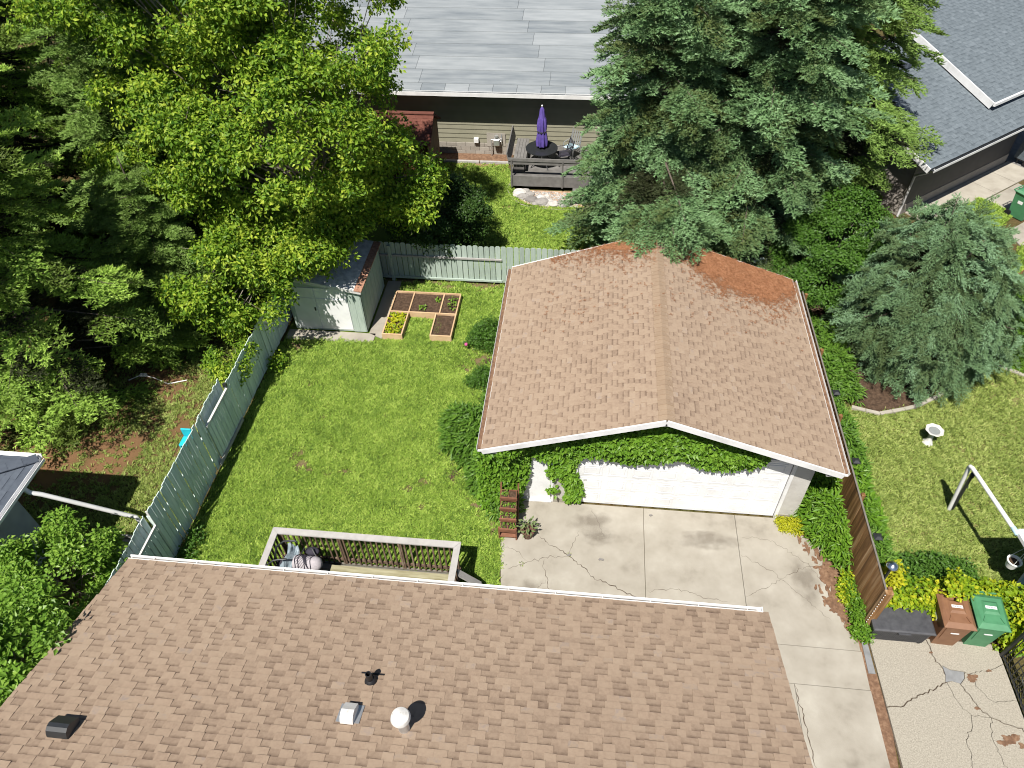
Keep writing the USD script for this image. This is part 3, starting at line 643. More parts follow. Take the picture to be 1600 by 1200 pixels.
def stainsheet(c, rx, ry, z=.0335):
    m, t = sheet(Point(0, 0).buffer(1.0), z, .06, lambda P: np.clip(1 - np.hypot(P[:, 0], P[:, 1]), 0, 1)**.9*(.4+2.2*meshkit.fbm(np.c_[P[:, :2]*2.2+c[0], np.zeros(len(P))], 4, 3))*1.5)
    v = m[0].copy(); v[:, 0] = c[0] + v[:, 0]*rx; v[:, 1] = c[1] + v[:, 1]*ry
    return (v, m[1]), t
for c, rx, ry in [((.55, 10.15), .75, .5), ((.75, 9.75), .6, .35), ((3.4, 9.9), 1.1, .35), ((5.5, 9.0), .5, .9), ((-.6, 8.2), .6, .5)]:
    m_, t_ = stainsheet(c, rx, ry); dr.add('stain', m_, 'stain', tone=t_)
for i, (x, y, r_) in enumerate([(.1, 9.2, .03), (1.85, 8.18, .035), (.85, 9.15, .03), (2.05, 10.5, .025)]): dr.add('dirt_spot', splat((x, y), r_*1.6, r_, .060, i+3, amp=1.2), 'stone')
r = np.random.default_rng(90)
for k in range(46):
    t_ = r.random(); x_ = np.interp(t_, [0, .25, .5, .75, 1], [5.75, 6.0, 5.98, 6.16, 6.34]) - abs(r.normal(0, .16)) + .06; y_ = 10.15 - 2.4*t_ + r.normal(0, .1)
    dr.add('litter_tongue', splat((x_, y_), r.uniform(.02, .12), r.uniform(.03, .14), .0345+.0004*k, 300+k, amp=1.3, n=30), 'litter')
dr.add('edge_strip', slab([(6.43, 6.98), (6.57, 6.98), (6.56, 7.66), (6.44, 7.66)]), 'patch', label='narrow grey concrete filler strip')
# neighbour's exposed aggregate pad, cut along its cracks
nd = Thing('concrete_pad', 'speckled tan cracked concrete under the storage box and bins', 'concrete pad', (7.9, 6.5, 0), kind='structure')
pad = Polygon([(6.66, 4.2), (9.25, 4.2), (9.25, 7.86), (6.60, 7.86), (6.63, 6.6)])
cuts = [[(7.80, 7.9), (7.86, 7.5), (8.02, 7.15), (7.98, 6.95), (7.6, 6.72), (7.25, 6.57), (6.9, 6.35), (6.5, 6.3)], [(8.02, 7.15), (8.3, 7.13), (8.6, 7.2), (8.84, 7.25), (9.3, 7.43)], [(7.98, 6.95), (8.02, 6.7), (8.1, 6.45), (8.25, 6.3), (8.2, 6.1), (8.0, 5.8), (7.95, 5.2), (7.9, 4.2)],
        [(8.22, 6.97), (8.35, 6.65), (8.5, 6.4), (8.62, 6.3), (8.9, 6.2), (9.3, 6.05)], [(8.25, 6.3), (8.45, 6.28), (8.62, 6.3)], [(8.62, 6.3), (8.5, 5.9), (8.6, 5.3), (9.3, 5.1)], [(8.5, 7.18), (8.55, 6.9), (8.8, 6.6), (9.3, 6.7)]]
area = pad
for k, c in enumerate(cuts):
    r = np.random.default_rng(k+50); ls = LineString(c).segmentize(.07); q = A(ls.coords); q[1:-1] += r.normal(0, .014, q[1:-1].shape)
    area = area.difference(LineString(q).buffer(.0055 + .006*(k in (0, 3))))
hole = Polygon([(7.98, 7.30), (8.12, 7.22), (8.40, 7.20), (8.36, 7.05), (8.25, 6.93), (8.08, 6.97), (7.94, 6.93), (7.99, 7.1)])
area = area.difference(hole)
for pgon in sorted(area.geoms, key=lambda g: -g.area):
    if pgon.area > .01: nd.add('slab', extrude(pgon, -.08, .03), 'aggregate')
nd.add('patch', extrude(hole.buffer(-.01), -.08, .022), 'patch', label='grey cement patch at the meeting of the cracks')
struct('soil_strip', extrude([(6.62, 4.0), (9.24, 4.0), (9.24, 7.84), (6.62, 7.84)], -.06, .004), 'crack', 'dark soil showing in the cracks of the tan pad', 'soil')
for k, (x_, y_, s_) in enumerate([(8.52, 7.08, .09), (8.60, 7.12, .06), (8.46, 7.02, .06), (8.8, 5.9, .13), (8.95, 5.95, .09), (8.7, 5.82, .1), (8.9, 7.26, .05), (7.83, 7.55, .035), (9.05, 5.8, .08), (8.4, 6.45, .05)]): nd.add('dirt', splat((x_, y_), s_, s_*.6, .0345+.0004*k, 400+k, amp=1.2, n=30), 'litter')

# ------------------------------------------------------------------ garage
GX0, GXR, GX1, GY0, GY1, GZE, GZR = -2.0, 1.93, 5.86, 10.194, 16.98, 2.56, 3.916
WX0, WX1, WY0, WY1 = -1.66, 5.52, 10.72, 16.6
SL = math.hypot(GXR-GX0, GZR-GZE)
ga = Thing('garage', 'detached garage with brown shingle gable roof and white double door', 'garage', ((GX0+GX1)/2, 13.6, 0))
slope = (GZR-GZE)/(GXR-GX0)
zr = lambda x: GZR - slope*abs(x-GXR)
gable = [(WX0, .12), (WX1, .12), (WX1, zr(WX1)-.16), (GXR, GZR-.16), (WX0, zr(WX0)-.16)]
front = Polygon(gable).difference(shapely.box(-1.27, .1, -.44, 2.06)).difference(shapely.box(.19, .1, 5.03, 2.17))
ga.add('wall', wallprism(front, WY0, WY0+.12), 'stucco', label='front gable wall')
ga.add('wall', wallprism(gable, WY1-.12, WY1), 'stucco', label='rear gable wall')
ga.add('wall', box(WX0, WX0+.12, WY0+.12, WY1-.12, .12, zr(WX0)-.2), 'stucco', label='left side wall')
ga.add('wall', box(WX1-.12, WX1, WY0+.12, WY1-.12, .12, zr(WX1)-.2), 'stucco', label='right side wall')
for a, b in ((WX0-.01, -1.27), (-.44, .19), (5.03, WX1+.01)): ga.add('foundation', box(a, b, WY0-.012, WY0+.13, 0, .18), 'concrete')
ga.add('floor_slab', box(WX0+.02, WX1-.02, WY0+.14, WY1-.14, -.05, .05), 'concrete')
for sx in (-1, 1):
    xe = GX0 if sx < 0 else GX1
    O_, U_, V_, N_ = plane_frame((xe, GY0, GZE), (0, 1, 0), (GXR-xe, 0, GZR-GZE))
    P = [O_, O_+U_*(GY1-GY0), O_+U_*(GY1-GY0)+V_*SL, O_+V_*SL]
    v = A([p - N_*.012 for p in P] + [p - N_*.05 for p in P]); 
    dk = ga.add('roof_deck', (hull(v)), 'ridge', label='left roof slope' if sx < 0 else 'right roof slope', tone=.4)
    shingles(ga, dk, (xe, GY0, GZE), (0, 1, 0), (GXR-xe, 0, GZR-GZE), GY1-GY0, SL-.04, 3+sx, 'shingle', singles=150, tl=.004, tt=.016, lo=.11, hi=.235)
    for yy, nm in ((GY0-.022, 'front'), (GY1+.022, 'rear')):
        a, b = A([xe + (.0 if sx < 0 else -.0), yy, GZE-.07]), A([GXR - sx*-.0, yy, GZR-.07])
        ga.add('barge_board', bar(a, b, .035, .14, up=(0, 0, 1)), 'white')
    # gutter along the eave
    gx = xe + sx*.065
    prof = [(-.06, .05), (-.06, -.05), (.035, -.05), (.06, .045), (.052, .045), (.03, -.042), (-.052, -.042), (-.052, .05)]
    pv = [(xe + sx*(.062 + p[0]), GZE - .035 + p[1]) for p in prof]
    if sx > 0: pv = pv[::-1]
    gt = ga.add('gutter', wallprism(pv, GY0-.01, GY1+.01), 'white_old')
    ga.add('gutter_debris', box(gx-.045, gx+.04, GY0+.05, GY1-.05, GZE-.07, GZE-.03), 'litter', under=gt)
    ga.add('soffit', box(min(xe, WX0 if sx < 0 else WX1)+.005, max(xe, WX0 if sx < 0 else WX1)-.005, GY0+.02, GY1-.02, GZE-.16, GZE-.14), 'white_old')
k_ = 0; y = GY0
r = np.random.default_rng(4)
while y < GY1 - .02:
    y2 = min(y+.20, GY1+.01); h0, h1 = .014, .004 if False else .006
    w = .17; t = r.uniform(.2, .9)
    z = lambda x, hh: GZR - slope*abs(x) + hh
    V = A([[GXR-w, y, z(w, h0+.008)], [GXR, y, GZR+h0+.012], [GXR+w, y, z(w, h0+.008)], [GXR-w, y2, z(w, h1)], [GXR, y2, GZR+h1+.006], [GXR+w, y2, z(w, h1)],
           [GXR-w, y, z(w, -.01)], [GXR, y, GZR-.01], [GXR+w, y, z(w, -.01)]])
    ga.add('ridge_cap', (V, A([[0, 1, 4], [0, 4, 3], [1, 2, 5], [1, 5, 4], [6, 7, 1], [6, 1, 0], [7, 8, 2], [7, 2, 1], [6, 0, 3], [8, 5, 2]])), 'ridge', tone=t); y += .145
# overhead door: 4 sections of 8 raised panels
gd = ga.add('garage_door', box(.20, 5.02, WY0+.045, WY0+.09, .04, 2.16), 'white_door', label='white sectional double door')
for s in range(4):
    z0 = .04 + s*.53
    ga.add('door_section', rbox(.205, 5.015, WY0+.028, WY0+.05, z0+.004, z0+.526, .006), 'white_door', under=gd)
    for c in range(8):
        x0 = .30 + c*.59
        fr = Polygon([(x0, z0+.09), (x0+.47, z0+.09), (x0+.47, z0+.44), (x0, z0+.44)])
        ga.add('door_panel', cat([wallprism(fr.difference(fr.buffer(-.035)), WY0+.018, WY0+.03), rbox(x0+.06, x0+.41, WY0+.016, WY0+.03, z0+.15, z0+.38, .008)]), 'white_door', under=gd)
ga.add('door_handle', cat([box(.34, .42, WY0+.0, WY0+.02, .98, 1.02)]), 'metal', under=gd)
for x0, x1 in ((.12, .197), (5.023, 5.10)): ga.add('door_trim', rbox(x0, x1, WY0-.025, WY0+.03, .03, 2.25, .006), 'white')
ga.add('door_trim', rbox(.198, 5.022, WY0-.023, WY0+.03, 2.172, 2.25, .006), 'white')
md = ga.add('side_door', rbox(-1.255, -.455, WY0+.03, WY0+.075, .05, 2.05, .006), 'white_door', label='plain white walk-in door')
ga.add('door_knob', moved(blob(.035, 1, 2, .0), (-.53, WY0-.02, 1.02)), 'metal', under=md, smooth=True)
ga.add('door_lock', moved(blob(.025, 1, 2, .0), (-.53, WY0+.01, 1.17)), 'metal', under=md, smooth=True)
for x0, x1 in ((-1.33, -1.262), (-.448, -.38)): ga.add('door_frame', rbox(x0, x1, WY0-.02, WY0+.04, .03, 2.12, .005), 'white')
ga.add('door_sill', rbox(-1.3, -.42, WY0-.06, WY0+.03, .03, .075, .006), 'white_old')
lt = ga.add('wall_light', rbox(.16, .30, WY0-.10, WY0, 2.30, 2.55, .02), 'white_old', label='small pale lamp in the vine left of the door')
lt = ga.add('wall_light', rbox(3.0, 3.28, WY0-.12, WY0, 2.52, 2.72, .03), 'white', label='white lamp showing through the vine near the gable')
# needle litter on the roof
def roofz(x): return GZR - slope*np.abs(x-GXR)
def litter_d(P):
    x, y = P[:, 0], P[:, 1]; n = meshkit.fbm(np.c_[x*2.2, y*2.2, np.zeros(len(P))], 4, 2)
    right = (y - np.interp(x, [1.9, 2.3, 2.6, 2.9, 3.3, 4.0, 4.5, 5.2, 5.7, 5.86], [16.9, 16.6, 16.3, 15.95, 15.65, 15.2, 15.2, 15.55, 15.95, 16.2])) / .45
    left = (.95*np.clip(1-(1.93-x)/1.75, 0, 1)**.7 - (16.98-y))/.35 + .1
    d = np.where(x > 1.93, right, left)
    d = np.where((np.abs(x-1.93) < .35), d-.3, d)
    return np.clip(d + 1.7*(n-.5), 0, 1)
nl = Thing('needle_litter', 'rust orange fallen needles covering the back corner of the garage roof', 'needle litter', (4, 16.4, 3.2), kind='stuff')
m_, t_ = sheet(shapely.box(-.2, 14.9, 5.84, 16.97), 0, .035)
dn = litter_d(m_[0]); keep = dn[m_[1]].min(1) > .62; v = m_[0].copy(); v[:, 2] = roofz(v[:, 0]) + .014 + .03*dn*meshkit.fbm(v*7, 3, 1)
f_ = m_[1][keep]; u_, inv_ = np.unique(f_, return_inverse=True)
nl.add('needle_mat', (v[u_], inv_.reshape(f_.shape)), 'needles', kind='stuff')
r = np.random.default_rng(5); P = np.c_[r.uniform(-.9, 5.84, 60000), r.uniform(13.6, 16.97, 60000)]
d_ = np.max([litter_d(P + A([0, o])) * w for o, w in ((0, 1), (.18, .5), (.4, .22), (.8, .07))], 0)
P = P[r.random(len(P)) < np.clip(d_*.42 + .004, 0, .30)]
def nclump(seed, n=16, R=.035):
    r = np.random.default_rng(seed); V, F = [], []
    for i in range(n):
        p = A([*r.normal(0, R, 2), r.uniform(0, .012)]); a = r.uniform(0, 6.28); d = A([math.cos(a), math.sin(a), r.normal(0, .15)])*.014; s = A([-math.sin(a), math.cos(a), 0])*.003
        k = len(V); V += [p-d-s, p-d+s, p+d+s, p+d-s]; F += [[k, k+1, k+2], [k, k+2, k+3]]
    return A(V), A(F)
nl.inst('needle_scatter', [(nclump(s), 'needles', .5) for s in range(3)], np.c_[P, roofz(P[:, 0])+.016], basis(np.tile([0, 0, 1.], (len(P), 1)), r=r), r.uniform(.6, 1.2, len(P)))

# ------------------------------------------------------------------ own house
HX0, HX1, HYE, HZE, HS = -8.47, 3.72, 6.645, 2.83, .335
HYR = 2.0; HZR = HZE + HS*(HYE-HYR); SLH = math.hypot(HYE-HYR, HZR-HZE)
ho = Thing('house', 'house with brown shingle roof and white gutter nearest below', 'house', (-2.4, 2.0, 0))
yb = 2*HYR - HYE
gab = [(yb+.5, 0), (HYE-.55, 0), (HYE-.55, HZE+HS*.55-.17), (HYR, HZR-.17), (yb+.5, HZE+HS*.55-.17)]
ho.add('wall', wallprism_x(gab, HX0+.35, HX0+.5), 'stucco', label='left gable wall'); ho.add('wall', wallprism_x(gab, HX1-.5, HX1-.35), 'stucco', label='right gable wall')
ho.add('wall', box(HX0+.5, HX1-.5, HYE-.70, HYE-.55, 0, HZE-.05), 'stucco', label='rear wall facing the yard'); ho.add('wall', box(HX0+.5, HX1-.5, yb+.5, yb+.65, 0, HZE-.05), 'stucco', label='front wall')
for s, nm in ((1, 'rear'), (-1, 'front')):
    ye = HYE if s > 0 else yb
    O_, U_, V_, N_ = plane_frame((HX0, ye, HZE), (1, 0, 0), (0, HYR-ye, HZR-HZE))
    P = [O_, O_+U_*(HX1-HX0), O_+U_*(HX1-HX0)+V_*SLH, O_+V_*SLH]
    dk = ho.add('roof_deck', hull([p - N_*.012 for p in P] + [p - N_*.05 for p in P]), 'ridge', tone=.4, label=nm+' roof slope')
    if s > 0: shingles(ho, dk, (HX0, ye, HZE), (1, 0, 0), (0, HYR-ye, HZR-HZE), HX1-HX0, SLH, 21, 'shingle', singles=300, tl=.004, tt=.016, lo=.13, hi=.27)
    for xx in (HX0+.03, HX1-.03): ho.add('barge_board', bar((xx, ye, HZE-.14), (xx, HYR, HZR-.14), .035, .16), 'white_old')
prof = [(-.06, .05), (-.06, -.05), (.012, -.05), (.035, .03), (.018, .03), (.005, -.04), (-.050, -.04), (-.050, .05)]
gt = ho.add('gutter', wallprism_x([(HYE + .062 + p[0], HZE - .03 + p[1]) for p in prof], HX0, HX1-.12), 'white')
ho.add('gutter_debris', box(HX0+.05, HX1-.2, HYE+.013, HYE+.062, HZE-.068, HZE-.03), 'asphalt', under=gt)
for k in range(14): ho.add('gutter_strap', box(HX0+.5+k*.87, HX0+.515+k*.87, HYE+.013, HYE+.078, HZE-.006, HZE-.002), 'white', under=gt)
ho.add('gutter_cap', box(HX1-.118, HX1-.10, HYE, HYE+.10, HZE-.085, HZE+.02), 'white', under=gt)
hz = lambda y: HZE + HS*(HYE-y)
def on_roof(x, y, m):
    n = unit(A([0, HS, 1.])); R = np.stack([A([1, 0, 0.]), np.cross(n, [1, 0, 0]), n], 1)
    return moved(m, (x, y, hz(y)), R)
p_ = ho.add('vent_pipe', lathe([(.05, 0), (.05, .30), (.036, .30), (.036, .12)], 16, (-2.98, 4.47, hz(4.47)-.02)), 'black', smooth=35, label='black plumbing vent pipe')
ho.add('pipe_boot', cat([on_roof(-2.98, 4.47, lathe([(.10, .008), (.09, .05), (.055, .09), (.05, .09)], 18)), on_roof(-2.98, 4.47, box(-.19, .19, .125, .15, .012, .022))]), 'black', under=p_, smooth=35)
arc = [(-.15, 0), (-.15, .06), (-.135, .12), (-.09, .165), (-.03, .18), (.15, .10), (.15, 0)]
v, f = extrude([(p[0], p[1]) for p in arc], -.10, .10); hv = (np.c_[v[:, 2], v[:, 0], v[:, 1]], f)
p_ = ho.add('box_vent', on_roof(-3.12, 3.83, moved(hv, (0, 0, .02))), 'white_old', smooth=30, label='white curved hood vent')
ho.add('vent_flange', on_roof(-3.12, 3.83, box(-.18, .18, -.12, .20, .012, .02)), 'metal', under=p_)
zv = hz(3.72)
p_ = ho.add('chimney_flue', lathe([(.085, -.05), (.085, .42)], 20, (-2.24, 3.72, zv)), 'metal', smooth=35, label='round metal flue with white cap')
ho.add('flue_cap', lathe([(.05, .40), (.14, .42), (.15, .46), (.13, .52), (.07, .56), (.0, .57)], 24, (-2.24, 3.72, zv)), 'white_old', under=p_, smooth=35)
p_ = ho.add('roof_vent', on_roof(-7.25, 3.15, moved((np.c_[v[:, 2]*1.6, v[:, 0], v[:, 1]], f), (0, 0, .02))), 'black_metal', smooth=30, label='dark roof vent near the left eave')

# ------------------------------------------------------------------ back deck of the own house
RZ, RY, RX0, RX1 = 1.25, 8.50, -6.56, -2.37
de = Thing('deck', 'weathered wooden deck with railing behind the nearest house', 'deck', (-4.4, 7.4, 0))
r = np.random.default_rng(8)
for k in range(15): de.add('deck_board', rbox(RX0+.03, RX1-.03, 6.22+k*.146, 6.22+k*.146+.138, .105, .14, .004), 'grey_board', tone=r.random())
for x in (RX0+.07, -5.1, -3.7, RX1-.07): de.add('post', rbox(x-.045, x+.045, RY-.045, RY+.045, 0, RZ-.04, .004), 'baluster', tone=r.random())
de.add('rim_joist', box(RX0, RX1, RY-.05, RY-.01, 0, .10), 'grey_board', tone=.4)
for x in (RX0+.02, RX1-.06): de.add('rim_joist', box(x, x+.04, 6.22, RY-.06, 0, .10), 'grey_board', tone=.4)
def mitre(a, b): return a, b
de.add('rail_cap', extrude([(RX0-.06, RY+.085), (RX1+.06, RY+.085), (RX1-.085, RY-.075), (RX0+.085, RY-.075)], RZ-.035, RZ), 'rail_board', tone=.6)
de.add('rail_cap', extrude([(RX0-.063, RY+.08), (RX0+.082, RY-.078), (RX0+.082, 6.2), (RX0-.063, 6.2)], RZ-.036, RZ-.001), 'rail_board', tone=.5)
de.add('rail_cap', extrude([(RX1+.063, RY+.08), (RX1-.082, RY-.078), (RX1-.082, 7.35), (RX1+.063, 7.35)], RZ-.036, RZ-.001), 'rail_board', tone=.55)
for a, b in (((RX0, RY, 1.16), (RX1, RY, 1.16)), ((RX0, RY, .24), (RX1, RY, .24))): de.add('rail', bar(a, b, .035, .085), 'baluster', tone=.5)
for x in (RX0, RX1):
    y2 = 6.2 if x < -4 else 7.35
    for z in (1.16, .24): de.add('rail', bar((x, RY-.02, z), (x, y2, z), .035, .085), 'baluster', tone=.5)
k_ = 0
for x in np.arange(RX0+.16, RX1-.1, .128): de.add('baluster', rbox(x-.018, x+.018, RY-.057, RY-.02, .12, 1.21, .003), 'baluster', tone=r.random())
for x0 in (RX0+.02, RX1-.057):
    for y in np.arange(6.3 if x0 < -4 else 7.42, RY-.1, .128): de.add('baluster', rbox(x0, x0+.036, y-.018, y+.018, .12, 1.21, .003), 'baluster', tone=r.random())
for k in range(3): de.add('bench_board', rbox(-5.24, -2.46, 7.66+k*.148, 7.66+k*.148+.142, .61, .65, .004), 'bench_board', tone=r.random())
for x in (-5.1, -3.9, -2.6): de.add('bench_leg', box(x-.04, x+.04, 7.70, 8.04, .142, .607), 'bench_board', tone=.3)
de.add('post', rbox(RX1-.045, RX1+.045, 7.30, 7.39, 0, RZ-.04, .004), 'baluster', tone=.5)
de.add('stair_rail', bar((-2.30, 7.93, 1.06), (-1.83, 8.03, .40), .17, .035), 'rail_board', tone=.5)
for k in range(2): de.add('stair_tread', rbox(RX1+.05+k*.28, RX1+.31+k*.28, 6.4, 7.3, .06-k*.05, .095-k*.05, .004), 'grey_board', tone=.5)
de.add('stair_post', box(-1.90, -1.82, 7.98, 8.06, 0, .42), 'baluster', tone=.4)
# patio chair with hoops, draped cloth, and a strapped cushion beside it
pc = Thing('patio_chair', 'black tube framed patio chair draped with blue grey cloth on the deck', 'chair', (-6.05, 8.0, .14))
def hoop(c, w, h, tilt, r_=.016, n=16):
    P = []
    for a in np.linspace(-.15, np.pi+.15, n): P.append((c[0] + w*math.cos(a)*tilt[0], c[1] + w*math.cos(a)*tilt[1], c[2] + h*max(0, math.sin(a))**.7))
    return tube(P, r_, 6)
pc.add('hoop', tube([(-6.42, 7.89, .145), (-6.45, 7.96, .95), (-6.38, 8.09, 1.25), (-6.22, 8.19, 1.34), (-5.98, 8.22, 1.34), (-5.93, 8.20, 1.31)], .022, 8), 'black_metal', smooth=True)
pc.add('hoop', tube([(-6.52, 7.49, .145), (-6.54, 7.54, .95), (-6.48, 7.64, 1.2), (-6.32, 7.74, 1.27), (-6.05, 7.80, 1.27)], .022, 8), 'black_metal', smooth=True)
pc.add('back_hoop', tube([(-5.98, 7.59, .5), (-5.93, 7.96, .95), (-5.80, 8.19, 1.12), (-5.62, 8.18, 1.12), (-5.42, 7.96, .9), (-5.36, 7.64, .62)], .014, 8), 'black_metal', smooth=True)
for x, y in ((-6.4, 7.55), (-5.95, 7.55), (-6.4, 8.05), (-5.95, 8.05)): pc.add('leg', tube([(x, y, .142), (x, y, .74)], .014, 6), 'black_metal')
pc.add('seat', rbox(-6.45, -5.92, 7.48, 8.08, .735, .775, .015), 'net')
gx_, gy_ = np.meshgrid(np.linspace(0, 1, 26), np.linspace(0, 1, 40)); px = gx_.ravel(); py = gy_.ravel()
wv = meshkit.fbm(np.c_[px*5, py*3, np.zeros(len(px))], 4, 3)
P = np.c_[-6.20 + .36*(px-.5)*(1.1-.35*py) + .10*py + .05*np.sin(py*9), 7.42 + .80*py, .80 + .42*py**1.4 + .16*(wv-.5)*2 - .18*np.abs(px-.5)*2*(1-py*.5)]
F = []
for j in range(39):
    for i in range(25): a = j*26+i; F += [[a, a+1, a+27], [a, a+27, a+26]]
pc.add('cloth', cat([(P, A(F)), (P - A([0, 0, .012]), A(F)[:, ::-1])]), 'cloth', smooth=False)
cu = Thing('rolled_cushion', 'pale mauve rolled cushion in dark netting on the deck', 'cushion', (-5.7, 7.95, .14))
n_ = 24
cu.add('roll', tube([(-6.02, 7.93, .92), (-5.98, 7.93, .92), (-5.6, 7.93, .92), (-5.50, 7.93, .92), (-5.42, 7.93, .92), (-5.37, 7.93, .92)], [.10, .165, .17, .168, .14, .06], 20), 'cushion', smooth=True)
for x in (-5.93, -5.86, -5.72, -5.58): 
    a = np.linspace(0, 2*np.pi, 22); cu.add('strap', tube(np.c_[np.full(22, x)+.02*np.sin(3*a), 7.93+.174*np.cos(a), .92+.174*np.sin(a)], .010, 5), 'net')
for s in (-1, 1):
    for k in range(7):
        t = np.linspace(0, 1, 10); a = 1.2 + s*(t-.5)*2.2 + k*.3 - .9; cu.add('net_cord', tube(np.c_[-5.95+.36*t*.7+.02*k, 7.93+.175*np.cos(a), .92+.175*np.sin(a)], .005, 4), 'net')
cu.add('stand', cat([box(-5.95, -5.45, 7.81, 8.06, .70, .75), box(-5.93, -5.89, 7.83, 8.04, .142, .699), box(-5.50, -5.46, 7.83, 8.04, .142, .699)]), 'black')
cu.add('pillow', moved(blob(.15, 4, 3, .12, squash=(1.1, .7, .6)), (-5.66, 8.22, .95)), 'net', smooth=True, label='dark purple black pillow')

# ------------------------------------------------------------------ fences
def dogear(y0, y1, z0, z1, x0, x1, ear=.03):
    return wallprism_x([(y0, z0), (y1, z0), (y1, z1-ear), (y1-ear, z1), (y0+ear, z1), (y0, z1-ear)], x0, x1)
lf = Thing('wooden_fence', 'grey green board fence along the left side of the lawn', 'fence', (-9.25, 12, 0))
r = np.random.default_rng(10)
def run(y0, y1, z0, z1, x, w=.142, gap=.006, jit=.008, zj=.012, m='teal_board'):
    y = y0
    while y < y1-.03:
        b = min(y+w, y1); o = r.normal(0, jit)
        lf.add('board', box(x-.009+o, x+.009+o, y+gap/2, b-gap/2, z0 + abs(r.normal(0, .01)), z1 + r.normal(0, zj)), m, tone=r.random()); y += w
run(5.4, 8.28, .06, 1.38, -9.22, gap=.02); run(5.4, 8.28, .06, 1.78, -9.36, gap=.018)
run(8.32, 11.15, .07, 1.90, -9.24, gap=.017, jit=.010)
run(11.2, 12.58, .22, 1.42, -9.20, gap=.018, jit=.004); run(11.2, 12.58, .08, 1.78, -9.36, gap=.016)
run(12.63, 19.4, .08, 1.60, -9.24, gap=.017, jit=.007)
lf.add('rail', box(-9.245, -9.20, 5.4, 8.28, 1.40, 1.44), 'white_old', label='top rail coloured white for its sunlit edge'); lf.add('rail', box(-9.235, -9.18, 11.18, 12.60, 1.45, 1.50), 'white_old', label='white edged gate rail')  # top rail: sunlight on its upper edge is put into the white colour
for z in (.35, 1.2): 
    lf.add('rail', box(-9.33, -9.265, 8.34, 11.14, z, z+.09), 'teal_board', tone=.3); lf.add('rail', box(-9.33, -9.265, 12.64, 19.4, z, z+.09), 'teal_board', tone=.3); lf.add('rail', box(-9.345, -9.235, 5.4, 8.26, z-.02, z+.06), 'teal_board', tone=.3)
lf.add('rail', box(-9.19, -9.15, 11.0, 12.62, .13, .23), 'rail_board', tone=.3, label='weathered kick board under the gate')
for y in (5.4, 8.30, 11.17, 12.605, 15.0, 17.4, 19.3): lf.add('post', rbox(-9.32, -9.225, y-.012, y+.012, 0, 1.75 if y < 12 else 1.55, .003), 'teal_board', tone=.6)
lf.add('end_board', box(-9.28, -9.222, 8.292, 8.306, .05, 1.93), 'white_old', label='white edge where the fence steps up'); 
lf.add('gate_latch', box(-9.26, -9.17, 12.50, 12.58, 1.56, 1.66), 'black_metal')
bf = Thing('wooden_fence', 'pale green board fence behind the raised beds and garage', 'fence', (-3, 19.45, 0))
x = -9.15; k = 0
while x < 6.2:
    w = .235 if abs(x+2.55) < .12 else .185
    z1 = 1.50 + r.normal(0, .012)
    pv = [(x+.010, .06), (x+w-.010, .06), (x+w-.010, z1-.04), (x+w-.045, z1), (x+.045, z1), (x+.010, z1-.04)]
    o = r.normal(0, .005) - (.02 if w > .2 else 0)
    bf.add('board', wallprism(pv, 19.455+o, 19.475+o), 'green_board', tone=r.random()); x += w
for a, b in ((-9.1, -6.4), (-6.36, -2.64), (2.0, 6.1)):
    bf.add('rail', box(a, b, 19.40, 19.442, .98, 1.04), 'rail_board', tone=.4); bf.add('rail', box(a, b, 19.40, 19.442, .10, .17), 'green_board', tone=.6)
for x in (-9.1, -6.38, -2.62, -.2, 2.2, 4.6): bf.add('post', rbox(x-.05, x+.05, 19.36 if x < -6 else 19.49, 19.43 if x < -6 else 19.57, 0, 1.42, .004), 'green_board', tone=.4)
rf = Thing('wooden_fence', 'brown stained board fence between the driveway and right yard', 'fence', (6.5, 12, 0))
y = 8.02
while y < 17.7:
    t = r.random(); rf.add('board', box(6.492+r.normal(0, .003), 6.512, y+.003, y+.135, .04, 1.60+r.normal(0, .006)), 'brown_board', tone=t); y += .139
for z in (.3, 1.25): rf.add('rail', box(6.515, 6.555, 8.02, 17.7, z, z+.09), 'brown_board', tone=.5)
for y in (8.06, 10.4, 12.8, 15.2, 17.6): rf.add('post', rbox(6.556, 6.64, y-.045, y+.045, 0, 1.62, .004), 'brown_board', tone=.6)
rf.add('fence_cap', box(6.484, 6.522, 8.012, 17.7, 1.622, 1.636), 'grey_board', tone=.4, label='thin weathered top cap')
rf.add('end_post', rbox(6.46, 6.62, 7.90, 8.01, 0, 1.66, .006), 'brown_board', tone=.9)
for k in range(16): rf.add('light_bulb', moved(blob(.011, k, 1, 0), (6.45, 7.895, .2+k*.095)), 'white', label='tiny white string light bulb')
